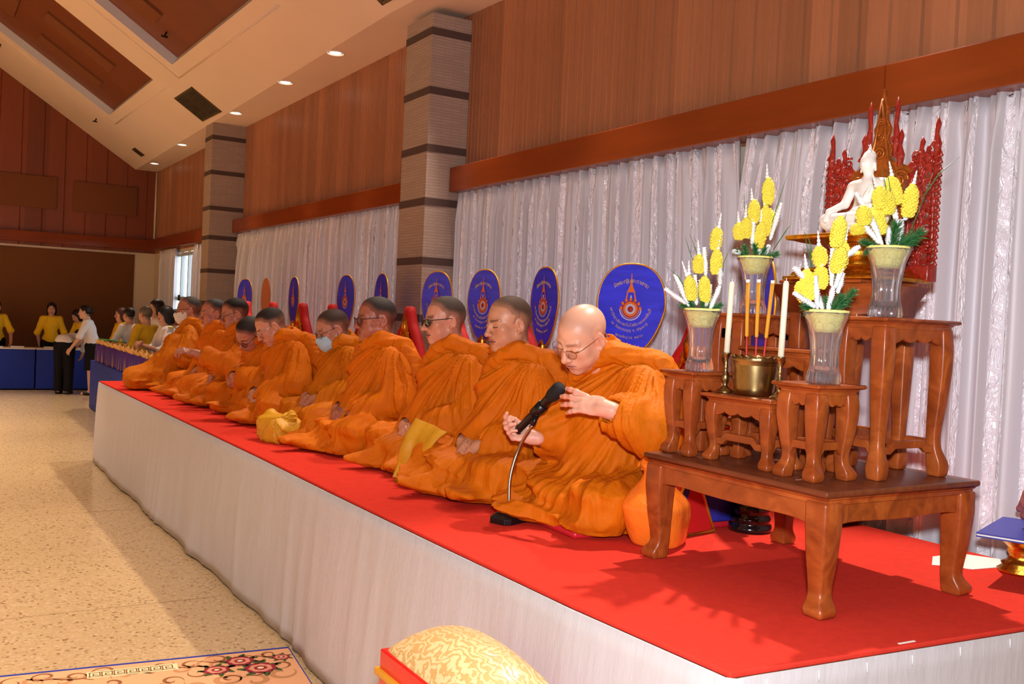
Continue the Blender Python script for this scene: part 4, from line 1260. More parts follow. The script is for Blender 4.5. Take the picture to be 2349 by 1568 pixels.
RIGHT = Vector((.855, -.518, 0)); AWAY = Vector((.518, .855, 0))
def arrangement(base, k, items, label, seed, wscale=1.0):
    """items: (kind, x0,y0, x1,y1[,width]) offsets from the vase mouth: to the right and up (k metres per unit)"""
    r = empty('flower_arrangement', base, label=label, cat='flower arrangement', group='artificial flowers in the altar vases')
    rng = random.Random(seed)
    nm = {'yellow': 'yellow_flower_spike', 'white': 'white_flower_spike', 'tip': 'white_bud_tip', 'fern': 'fern_tuft'}
    for it in items:
        kd = it[0]; dep = rng.uniform(-.028, .022)
        if len(it) > 6: dep = it[6]
        a = RIGHT * it[1] * k + Vector((0, 0, -it[2] * k)) + AWAY * dep * .5
        b = RIGHT * it[3] * k + Vector((0, 0, -it[4] * k)) + AWAY * dep
        if kd == 'grass':
            m = MB(); mid = (a + b) / 2 + RIGHT * rng.uniform(-.008, .008) + Vector((0, 0, .012))
            m.tube([a, mid, b], [.0016, .0018, .0005], 4); m.build('grass_blade', M['blade'], r); continue
        o = bpy.data.objects.new(nm[kd], FL[kd]); COL.objects.link(o); o.parent = r
        d = b - a; L = d.length
        o.location = a
        o.rotation_euler = d.to_track_quat('Z', 'Y').to_euler()
        w = {'yellow': .104 * wscale, 'white': .13, 'tip': .055, 'fern': L}[kd]
        o.scale = (w if kd != 'fern' else L, w if kd != 'fern' else L, L)
    return r

def build_vases():
    flower_meshes()
    vm = vase_mesh(); first = None
    V = [((2.245, 2.472, 1.432), 1.00, 'front left'), ((2.52, 2.512, 1.636), .97, 'rear left'), ((2.262, 1.955, 1.432), 1.02, 'front right'), ((2.535, 1.965, 1.636), 1.04, 'rear right')]
    LV = ['cut glass vase on the small stand beside the bald monk', 'cut glass vase behind the incense sticks, before a blue fan', 'cut glass vase on the small stand nearest the camera', 'cut glass vase on the tall near-end table, in front of the statue']
    LF = ['yellow and white artificial flowers standing beside the largest blue fan', 'tall narrow yellow and white artificial flowers behind the incense sticks', 'yellow and white artificial flowers in the vase nearest the camera', 'yellow and white artificial flowers covering the lap of the white statue']
    T = 'tip'; Y = 'yellow'; W = 'white'; G = 'grass'; Fn = 'fern'
    I1 = [(Y, -25, -23, -38, -79), (Y, 6, -20, 0, -81), (Y, 26, -85, 26, -144), (Y, 22, -141, 27, -195), (Y, -12, -86, -14, -130),
          (T, -40, -76, -55, -110), (T, -36, -80, -40, -112), (T, -14, -128, -16, -162), (T, 27, -190, 30, -224), (T, 28, -140, 31, -176),
          (W, -13, -12, -18, -80), (W, -38, -14, -88, -46), (W, -30, -8, -65, -80), (W, 4, -80, -4, -144), (W, 18, -4, 40, -62), (W, 36, -60, 34, -98), (W, 10, -14, -8, -70), (W, 8, -10, 18, -60),
          (G, -10, -86, -38, -175), (G, -12, -80, -48, -170), (G, -34, -40, -86, -98), (G, 40, -60, 56, -150),
          (Fn, -10, 2, -52, -14), (Fn, 0, 2, -2, -28), (Fn, 12, 2, 48, -18), (Fn, 8, 4, 30, -26), (Fn, -14, 2, -34, -26)]
    I2 = [(Y, 20, -116, 17, -174), (Y, -9, -75, -12, -125), (Y, 18, -50, 15, -116), (Y, -24, -42, -26, -86), (Y, 4, -22, 7, -78), (Y, -38, -38, -40, -76), (Y, 30, -60, 26, -110),
          (T, 17, -172, 16, -204), (T, -13, -124, -15, -150), (T, -27, -84, -28, -112), (T, -40, -74, -43, -98), (T, 13, -114, 12, -140), (T, 6, -76, 5, -104),
          (W, -10, -20, -12, -96), (W, 28, -40, 46, -118), (W, -30, -10, -48, -14), (W, 10, -6, 8, -40), (W, 22, -8, 30, -30),
          (G, -20, -60, -30, -146), (G, 26, -60, 60, -192), (G, 38, -20, 79, -86),
          (Fn, -10, 0, -44, -16), (Fn, 0, 2, -8, -34), (Fn, 12, 0, 52, -14), (Fn, 6, 2, 24, -26), (Fn, -16, 0, -28, -30)]
    I3 = [(Y, -41, -27, -52, -98), (Y, -48, -22, -66, -70), (Y, -16, -53, -18, -108), (Y, -18, -106, -22, -152), (Y, 12, -150, 24, -222), (Y, 26, -100, 34, -168), (Y, 12, -90, 20, -150),
          (T, -52, -96, -59, -130), (T, -24, -150, -26, -186), (T, -18, -104, -20, -144), (T, 34, -166, 42, -200),
          (W, -22, -6, -82, -40), (W, -48, -70, -82, -98), (W, -24, -8, -34, -80), (W, 7, -60, 4, -144), (W, 2, -4, 12, -60), (W, 12, -56, 26, -124), (W, 26, -124, 61, -152), (W, 20, -44, 28, -90), (W, -8, -6, -20, -40),
          (G, 14, -40, 36, -240), (G, 24, -30, 30, -150), (G, -38, -100, -60, -180), (G, -46, -100, -62, -176),
          (Fn, -16, 2, -64, -14), (Fn, 8, 2, 30, -44), (Fn, 10, 2, 56, -30), (Fn, 2, 2, 0, -40), (Fn, 24, -14, 60, -56), (Fn, -20, 2, -50, 6)]
    I4 = [(Y, -14, -30, -32, -86), (Y, 14, -92, -2, -150), (Y, 34, -66, 42, -134), (Y, -22, -80, -30, -126), (Y, -54, -46, -64, -84), (Y, -62, -26, -66, -50), (Y, -4, -70, -14, -120),
          (T, 0, -148, -6, -178), (T, 42, -132, 46, -160), (T, -30, -124, -38, -150),
          (W, -14, -6, -54, -84), (W, -50, -80, -70, -112), (W, 18, -38, 2, -112), (W, -20, -10, -70, -62), (W, 20, -10, 24, -60), (W, 30, -60, 38, -86), (W, -4, -4, -6, -40),
          (G, -8, -70, -24, -166), (G, -2, -60, -16, -160), (G, 40, -30, 84, -160), (G, 62, -106, 130, -192),
          (Fn, -14, 2, -58, -16), (Fn, -20, 2, -48, 10), (Fn, 10, 2, 58, -22), (Fn, 2, 0, 8, -58), (Fn, 12, 0, 66, -40), (Fn, 8, 2, 30, -30)]
    for i, ((loc, sc, _), its) in enumerate(zip(V, (I1, I2, I3, I4))):
        if first is None:
            first = vm.build('vase', M['glass']); o = first
            w = MB(); w.lathe([(.001, .150), (.030, .148), (.043, .160), (.0545, .190), (.060, .206), (.063, .210), (.058, .213), (.04, .200), (.001, .198)], 36, cap=False, fn=lambda t, r, z: r * (1 + .02 * math.sin(9 * t + z * 60)))
            w.build('paper_wrap', M['paper_yellow'], first)
        else:
            o = copy_tree(first)
        o.location = loc; o.scale = (sc,) * 3; o.rotation_euler = (0, 0, i * .4)
        tag(o, LV[i], 'vase', 'glass vases on the altar')
        k = (.00147, .00166, .00129, .00152)[i]
        arrangement(Vector(loc) + Vector((0, 0, .205 * sc)), k, its, LF[i], i + 3, (.98, 1.0, 1.05, 1.12)[i])

def build_altar_things():
    # incense pot
    r = empty('incense_pot', (2.30, 2.268, 1.369), label='round brass incense pot with a scalloped rim, holding three incense sticks', cat='incense pot', scale=1.14)
    m = MB()
    prof = [(.001, .0), (.052, .0), (.055, .003), (.057, .02), (.0645, .085), (.0645, .087), (.066, .089), (.0655, .092), (.067, .094), (.0705, .112), (.068, .113), (.064, .09), (.050, .012), (.001, .012)]
    m.lathe(prof, 64, cap=False)
    for i in range(len(m.v)):
        x, y, z = m.v[i]
        if z > .111: m.v[i] = (x, y, z - .0055 + .0055 * abs(math.cos(9 * math.atan2(y, x))))
    m.build('bowl', M['brass'], r)
    m = MB(); m.lathe([(.001, .095), (.064, .093)], 32, cap=False); m.build('ash', mat('incense_ash', (120, 105, 90), rough=1), r)
    st = [((2.30, 2.309, 1.46), (2.30, 2.321, 1.744)), ((2.30, 2.268, 1.46), (2.30, 2.272, 1.744)), ((2.30, 2.236, 1.46), (2.302, 2.213, 1.741))]
    for i, (a, b) in enumerate(st):
        a = Vector(a); b = Vector(b); r = empty('incense_stick', a, label='unlit orange incense stick in the brass pot, the %s of three from the bald monk' % ('first', 'second', 'third')[i], cat='incense stick', group='incense sticks in the brass pot')
        d = b - a
        m = MB(); m.tube([(0, 0, 0), d * .36], .0028, 8); m.build('red_stem', M['stick_red'], r)
        m = MB(); m.tube([d * .34, d * .355, d * .97], [.004, .0062, .0062], 10); m.build('incense_paste', M['incense'], r)
        m = MB(); m.tube([d * .965, d * .975, d * 1.0], [.0064, .0066, .0064], 10); m.build('white_tip', M['petal_white'], r)
    # candlesticks and candles
    prof = [(.001, 0), (.030, 0), (.031, .004), (.026, .009), (.016, .014), (.009, .022), (.0075, .030), (.012, .040), (.0145, .050), (.012, .060), (.007, .072), (.0065, .080), (.009, .086), (.0065, .092), (.0068, .110), (.012, .122), (.0165, .130), (.0165, .133), (.010, .133), (.009, .124), (.001, .124)]
    for i, (p, lean) in enumerate((((2.27, 2.371, 1.368), (.004, -.004)), ((2.265, 2.128, 1.368), (.003, -.003)))):
        m = MB(); m.lathe(prof, 28, cap=False)
        o = m.build('candlestick', M['brass']); o.location = p
        tag(o, ['turned brass candlestick left of the incense pot', 'turned brass candlestick half hidden right of the incense pot'][i], 'candlestick', 'brass candlesticks on the altar')
        r = empty('candle', (p[0], p[1], p[2] + .125), label=['tall cream candle left of the incense sticks', 'tall cream candle right of the incense sticks'][i], cat='candle', group='candles on the altar')
        m = MB(); m.tube([(0, 0, 0), (lean[0], lean[1], .235), (lean[0], lean[1], .243)], [.0098, .0092, .005], 16); m.build('wax', M['wax'], r)
        m = MB(); m.tube([(lean[0], lean[1], .243), (lean[0] + .001, lean[1], .252)], .0012, 5); m.build('wick', M['petal_white'], r)

def build_altar():
    altar_materials(); build_tables(); build_statue(); build_vases(); build_altar_things()
# ------------------------------------------------------------------ things on and around the stage
ZS = .79
def prop_materials():
    M['fan_blue'] = mat('blue_satin', (52, 58, 235), rough=.36, spec=.55, noise=((5, 5, 24), .22, 3), bump=((3, 3, 30), .35, .012))
    M['fan_back'] = mat('plain_orange_brown_fan', (186, 110, 62), rough=.7)
    M['fan_trim'] = mat('gold_braid', (216, 152, 40), rough=.4, metal=.6, bump=((300, 300, 300), .4, .002))
    M['thread_gold'] = mat('gold_thread', (206, 170, 110), rough=.5)
    M['thread_orange'] = mat('orange_thread', (226, 112, 34), rough=.55)
    M['thread_red'] = mat('red_thread', (170, 36, 40), rough=.55)
    M['thread_white'] = mat('silver_thread', (190, 190, 220), rough=.5)
    M['black_lacquer'] = mat('black_lacquer', (20, 17, 18), rough=.15, coat=.6)
    M['red_velvet'] = mat('red_velvet', (190, 16, 18), rough=.75)
    M['red_satin'] = mat('red_satin_pad', (206, 34, 48), rough=.35)
    M['blue_cloth'] = mat('royal_blue_cloth', (38, 40, 150), rough=.6, noise=((20, 20, 20), .2, 3))
    M['orange_satin'] = mat('orange_satin', (250, 126, 36), rough=.2, spec=.9, bump=((9, 9, 5), .5, .03))
    M['yellow_satin'] = mat('yellow_satin', (216, 154, 30), rough=.48, spec=.4, bump=((16, 16, 16), .3, .015))
    M['plastic'] = mat('black_plastic', (16, 16, 18), rough=.35)
    M['plastic_matt'] = mat('black_mesh', (22, 22, 24), rough=.75, bump=((900, 900, 900), .5, .002))
    M['chrome'] = mat('steel', (170, 160, 148), rough=.28, metal=1)
    M['paper'] = mat('paper', (246, 238, 226), rough=.8)
    M['folder'] = mat('blue_folder', (52, 56, 150), rough=.45)

def egg(n=56, w=.172, ht=.205, hb=.235):
    """outline of a ceremonial fan: broad rounded top, sides drawing in to a pointed foot"""
    P = []
    for i in range(n):
        t = 2 * PI * i / n
        x, z = math.sin(t), math.cos(t)
        if z >= 0: P.append((w * math.copysign(abs(x) ** .82, x), ht * z ** .90))
        else:
            u = -z
            P.append((w * math.copysign(abs(x) ** .9, x) * (1 - .16 * u), -hb * u ** 1.12))
    return P

def thai_arc(m, text, r, a0, a1, cz, size, y, inward=False, parent=None, mt=None):
    """letters set along an arc; converted to one mesh"""
    cl = []                                   # clusters: base letter plus its vowel and tone marks
    for ch in text:
        if ch in 'ัิีึืุู็่้๊๋์ํ' and cl: cl[-1] += ch
        else: cl.append(ch)
    V = []; F = []
    for i, ch in enumerate(cl):
        if ch == ' ': continue
        cu = bpy.data.curves.new('t', 'FONT'); cu.body = ch; cu.size = size; cu.align_x = 'CENTER'; cu.align_y = 'CENTER'; cu.extrude = .0006; cu.resolution_u = 1
        o = bpy.data.objects.new('t', cu); me = bpy.data.meshes.new_from_object(o)
        t = (i + .5) / len(cl); a = math.radians(a0 + (a1 - a0) * t)
        cx, cyz = r * math.sin(a), cz + r * math.cos(a)
        rot = -a if not inward else -a + PI
        n = len(V); c, s = math.cos(rot), math.sin(rot)
        for v in me.vertices:
            V.append((cx + v.co.x * c - v.co.y * s, y - v.co.z, cyz + v.co.x * s + v.co.y * c))
        for p in me.polygons: F.append(tuple(n + k for k in p.vertices))
        bpy.data.objects.remove(o); bpy.data.curves.remove(cu); bpy.data.meshes.remove(me)
    m.add(V, F, False)

def fan_emblem(detail):
    """gold lettering and crowned seal; local x across, z up, front towards -y"""
    y = -.0075; parts = {}
    k = .86
    m = MB()
    def ring(m, r0, r1, cz, yy, n=36, a0=0, a1=360, sx=1.0):
        vs = []; fs = []
        for i in range(n + 1):
            a = math.radians(a0 + (a1 - a0) * i / n)
            for r in (r0, r1): vs.append((sx * r * math.sin(a), yy, cz + r * math.cos(a)))
        for i in range(n): fs.append((2 * i, 2 * i + 1, 2 * i + 3, 2 * i + 2))
        m.add(vs, fs, False)
    cz = -.005
    ring(m, .001, .050, cz, y - .0004); ring(m, .050, .057, cz, y - .0002, a0=75, a1=285)
    parts['thread_red'] = m
    m = MB(); ring(m, .030, .043, cz, y - .0008); 
    for i in range(7):
        a = math.radians(-84 + 28 * i); m.sphere((.058 * math.sin(a), y - .001, cz + .058 * math.cos(a)), .0095, 8, 5, (1, .25, 1.2))
    for s in (-1, 1):
        m.add([(s * .024, y - .001, cz + .052), (s * .033, y - .001, cz + .054), (s * .022, y - .001, cz + .105), (s * .016, y - .001, cz + .100)], [(0, 1, 2, 3)] if s > 0 else [(3, 2, 1, 0)], False)
    for w, z0, z1 in ((.028, .098, .112), (.021, .112, .122), (.015, .122, .134), (.010, .134, .150), (.0065, .150, .172), (.0035, .172, .208)):
        m.add([(-w, y - .001, cz + z0), (w, y - .001, cz + z0), (w * .62, y - .001, cz + z1), (-w * .62, y - .001, cz + z1)], [(0, 1, 2, 3)], False)
    parts['thread_orange'] = m
    m = MB(); ring(m, .018, .030, cz, y - .0011); ring(m, .060, .067, cz, y - .0006, a0=88, a1=272); ring(m, .051, .0535, cz, y - .0010, a0=80, a1=280)
    m.sphere((0, y - .001, cz + .070), .008, 8, 5, (.7, .3, 1.6))
    parts['thread_white'] = m
    m = MB(); m.sphere((0, y - .0014, cz - .002), .012, 10, 6, (1, .2, 1.25)); parts['thread_red2'] = m
    m = MB()
    if detail:
        thai_arc(m, 'ผ้าพระกฐินพระราชทาน', .165, -38, 38, -.005, .032, y - .001)
        thai_arc(m, 'มหาวิทยาลัยเทคโนโลยีราชมงคลธัญบุรี', .118, 262, 98, .018, .024, y - .001, True)
        thai_arc(m, 'ณ วัดธรรมบุญ จ.ปทุมธานี', .148, 226, 134, .018, .023, y - .001, True)
        thai_arc(m, 'พุทธศักราช ๒๕๖๖', .19, 206, 154, .018, .022, y - .001, True)
    parts['thread_gold'] = m
    return parts

def build_fans():
    # x, y, turn of the face about the vertical (0 = squarely towards the hall), tilt
    D = [((2.80, 2.745), -.50, 'blue ceremonial fan partly hidden behind the rear left vase'),
         ((2.95, 3.76), .62, 'widest blue ceremonial fan with crowned seal, behind the bald monk'),
         ((2.95, 4.54), -.12, 'narrow blue ceremonial fan between the bald monk and his neighbour'),
         ((2.95, 5.23), .11, 'blue ceremonial fan behind the monk in dark glasses, left of the narrow one'),
         ((2.95, 5.88), .18, 'blue ceremonial fan standing in front of the near stone pillar'),
         ((2.95, 6.82), -.10, 'blue ceremonial fan just left of the near pillar, over a monk with black glasses'),
         ((2.95, 7.55), .05, 'blue ceremonial fan behind the monk with the blue face mask'),
         ((2.95, 8.88), -.05, 'thin edge-turned blue ceremonial fan, second blue one from the far pillar'),
         ((2.95, 9.77), -.05 + PI, 'plain orange-brown ceremonial fan seen from its back, among the blue ones'),
         ((2.95, 10.53), .2, 'blue ceremonial fan nearest the far pillar')]
    E = egg(); em = {}
    for i, ((x, y), turn, lab) in enumerate(D):
        r = empty('ceremonial_fan', (x, y, ZS), (0, 0, -PI / 2 + turn), lab, 'ceremonial fan', 'ceremonial fans standing behind the monks')
        tilt = Matrix.Rotation(-.03, 4, 'X') 
        zc = .88
        plain = i == 8
        bl = MB(); bl.prism(E, .008, ((0, 0, zc), (1, 0, 0), (0, 0, 1), (0, 1, 0)), False)
        bl.build('blade', M['fan_back'] if plain else M['fan_blue'], r)
        m = MB(); m.tube([(a, 0, zc + b) for a, b in E], .0055, 6, closed=True); m.build('gold_edge', M['fan_back'] if plain else M['fan_trim'], r)
        m = MB(); m.lathe([(.02, zc - .29), (.03, zc - .275), (.022, zc - .25), (.028, zc - .235), (.012, zc - .20)], 12); m.build('ferrule', M['gold'], r)
        m = MB(); m.tube([(0, .0, .09), (0, 0, zc - .28)], .010, 10); m.build('handle', M['black_lacquer'], r)
        st = MB()
        st.lathe([(.001, 0), (.083, 0), (.085, .012), (.083, .026), (.072, .030), (.078, .040), (.080, .052), (.074, .062), (.066, .066), (.074, .076), (.078, .090), (.074, .104), (.066, .110), (.062, .116), (.001, .118)], 32, cap=False)
        for a in range(4): st.sphere((.045 * math.cos(a * PI / 2 + .5), .045 * math.sin(a * PI / 2 + .5), .138), .024, 12, 8)
        st.build('stand', M['black_lacquer'], r)
        if not plain:
            key = i in (1, 2, 3, 4)
            if key not in em:
                em[key] = fan_emblem(key)
            nms = {'thread_gold': 'gold_lettering', 'thread_red': 'red_seal', 'thread_orange': 'crown', 'thread_white': 'silver_rings', 'thread_red2': 'seal_centre'}
            for k in list(em[key]):
                mm = em[key][k]
                if isinstance(mm, MB):
                    if not mm.v: continue
                    o = mm.build(nms[k], M[k.replace('2', '')], r); em[key][k] = o.data
                else:
                    o = bpy.data.objects.new(nms[k], mm); COL.objects.link(o); o.parent = r
                o.location.z = zc - .012; o.scale = (.84, 1, .84)

def build_chairs(monks):
    """low legless throne behind each monk: red pad, leaf-shaped velvet back with gilt frame, blue side panels"""
    L = []
    for i in range(44):
        t = i / 43; a = -.26 + .52 * t
        u = abs(2 * t - 1)
        z = .30 + .42 * (1 - u ** 1.6) ** .8 + .10 * max(0, 1 - u * 4) ** 1.5
        L.append((a, z))
    out = L + [(.26, .02), (-.26, .02)]
    first = None
    for i, (x, y, yaw, lab) in enumerate(monks):
        if first is None:
            r = empty('floor_throne', (x, y, ZS), (0, 0, yaw))
            m = MB(); m.prism(out, .045, ((0, 0, 0), (0, 1, 0), (0, 0, 1), (1, 0, 0)), False); m.build('backrest', M['red_velvet'], r, bevel=.01)
            m = MB(); m.tube([(-.005, a * 1.04, z + .012) for a, z in L], .036, 10); m.build('velvet_edge', M['red_velvet'], r)
            m = MB(); P = [(-.036, a * .86, z - .045) for a, z in L]
            m.tube(P, .014, 8)
            rng = random.Random(2)
            for a, z in L[1:-1]:
                for k in range(3):
                    m.sphere((-.036, a * .84 + rng.uniform(-.02, .02), z - .05 - rng.uniform(.0, .10)), rng.uniform(.008, .015), 7, 5)
            m.tube([(-.034, 0, .66), (-.036, .012, .72), (-.034, 0, .80)], [.03, .026, .004], 7)
            m.build('gilt_frame', M['gold'], r)
            m = MB(); m.box(-.76, -.02, -.29, .29, .0, .028, .012); m.build('seat_pad', M['red_satin'], r)
            for s in (-1, 1):
                m = MB(); m.box(-.20, .02, s * .29 - .02, s * .29 + .02, .03, .26, .01); m.build('side_panel', M['blue_cloth'], r)
                m = MB(); m.tube([(-.20, s * .315, .03), (-.20, s * .315, .26), (.02, s * .315, .26)], .007, 6); m.build('gold_braid', M['fan_trim'], r)
            first = r
        else:
            r = copy_tree(first); r.location = (x, y, ZS); r.rotation_euler = (0, 0, yaw)
        tag(r, lab, 'floor throne', 'red and gold floor thrones behind the monks')

def build_mic():
    # gooseneck table stand on the carpet and the handheld microphone in its clip
    r = empty('microphone_stand', (1.955, 3.190, ZS), label='black based gooseneck microphone stand on the red carpet before the bald monk', cat='microphone stand')
    m = MB(); o = [(-.072, -.035), (-.05, -.052), (.045, -.052), (.078, -.03), (.078, .03), (.045, .052), (-.05, .052), (-.072, .035)]
    a = .35; R = lambda q: (q[0] * math.cos(a) - q[1] * math.sin(a), q[0] * math.sin(a) + q[1] * math.cos(a))
    vs = [(*R(p), z) for z, s in ((0, 1), (.022, 1), (.042, .48)) for p in [(q[0] * s - (.02 if s < 1 else 0), q[1] * s) for q in o]]
    fs = [tuple(reversed(range(8))), tuple(range(16, 24))] + [(j * 8 + i, j * 8 + (i + 1) % 8, (j + 1) * 8 + (i + 1) % 8, (j + 1) * 8 + i) for j in range(2) for i in range(8)]
    m.add(vs, fs, False); m.build('base', M['plastic'], r, bevel=.003)
    pts = MIC['neck']; base = Vector(r.location)
    C = [Vector(p) - base for p in pts]
    # smooth the neck
    Q = []
    for i in range(len(C) - 1):
        p0 = C[max(i - 1, 0)]; p1 = C[i]; p2 = C[i + 1]; p3 = C[min(i + 2, len(C) - 1)]
        for k in range(14):
            t = k / 14
            Q.append(.5 * ((2 * p1) + (-p0 + p2) * t + (2 * p0 - 5 * p1 + 4 * p2 - p3) * t * t + (-p0 + 3 * p1 - 3 * p2 + p3) * t ** 3))
    Q.append(C[-1])
    m = MB(); m.tube(Q, [.0062 + .0009 * (i % 2) for i in range(len(Q))], 10); m.build('gooseneck', M['chrome'], r)
    m = MB(); m.lathe([(.011, .038), (.011, .07), (.008, .072)], 14, c=(Q[0].x, Q[0].y, 0)); m.build('collar', M['chrome'], r)
    A = Vector(MIC['tail']); B = Vector(MIC['head']); d = (B - A).normalized()
    g = A.lerp(B, .50) - base
    m = MB(); m.tube([C[-1], C[-1] + (g - C[-1]) * .55], .011, 10); m.tube([g - d * .035, g + d * .03], .0235, 14); m.tube([C[-1] + (g - C[-1]) * .5, g], .010, 8)
    m.build('clip', M['plastic'], r)
    mic = empty('microphone', A, label='black handheld microphone held by the bald monk', cat='microphone')
    L = (B - A).length
    m = MB(); m.tube([(0, 0, 0), (0, 0, .004), (0, 0, L * .40), (0, 0, L * .72), (0, 0, L * .76)], [.0165, .0178, .0182, .0195, .0235], 24)
    b = m.build('body', M['plastic'], mic)
    h = MB(); h.tube([(0, 0, L * .755), (0, 0, L * .80), (0, 0, L * .93), (0, 0, L * .975), (0, 0, L)], [.0235, .0268, .0275, .024, .012], 24)
    h2 = h.build('grille', M['plastic_matt'], mic)
    w = MB(); w.box(-.0030, .0030, -.0187, -.0178, .012, .075); w2 = w.build('white_print', M['white'], mic)
    q = d.to_track_quat('Z', 'Y').to_euler()
    mic.rotation_euler = q

# points of the microphone, shared with the hands that hold it
MIC = dict(neck=[(1.985, 3.125, .83), (1.985, 3.125, .95), (2.0, 3.09, 1.06), (2.05, 3.02, 1.18)], tail=(1.97, 3.10, 1.14), head=(2.16, 2.88, 1.32))

def soft_bag(name, lab, cat, loc, dims, mt, seed, neck=True, flat=False, rot=0.0, lean=(0, 0)):
    """satin bag gathered towards the top"""
    w, dp, h = dims
    def fn(P):
        x, y, z = P.T
        t = np.clip(z / h, 0, 1.2)
        s = 1.0 + .08 * np.sin(t * 3.0) - (.66 * sstep(.45, .86, t) - .25 * sstep(.86, 1.0, t) if neck else .25 * sstep(.7, 1.0, t))
        a = np.arctan2(y / dp, x / w)
        wob = vnoise(x * 9, y * 9, z * 6, seed)
        f = ridge(vnoise(a * 1.6 + 5 + wob * 1.5, t * 1.2, a * 0, seed), 1.3) * (.05 + .40 * t) + .6 * ridge(vnoise(x * 10 + z * 9, y * 10 - z * 5, z * 7, seed + 1), 1.5) * .12
        q = np.stack([(x - lean[0] * t) / (w * s), (y - lean[1] * t) / (dp * s), (z - h * .42) / (h * .58)], 1)
        r = ((np.abs(q) ** 3.2).sum(1)) ** (1 / 3.2)
        d = (r - 1 - (f - .12) * .30) * min(w, dp, h * .5) * .8
        return smax(d, -z, .01)
    V, F = mesh_sdf(fn, (-w * 1.6, -dp * 1.6, -.01), (w * 1.6, dp * 1.6, h * 1.15), min(w, dp) / 17, margin=.02)
    o = link_mesh(name, np_mesh(name, [(V, F, None)]), mt)
    o.location = loc; o.rotation_euler = (0, 0, rot)
    return tag(o, lab, cat)

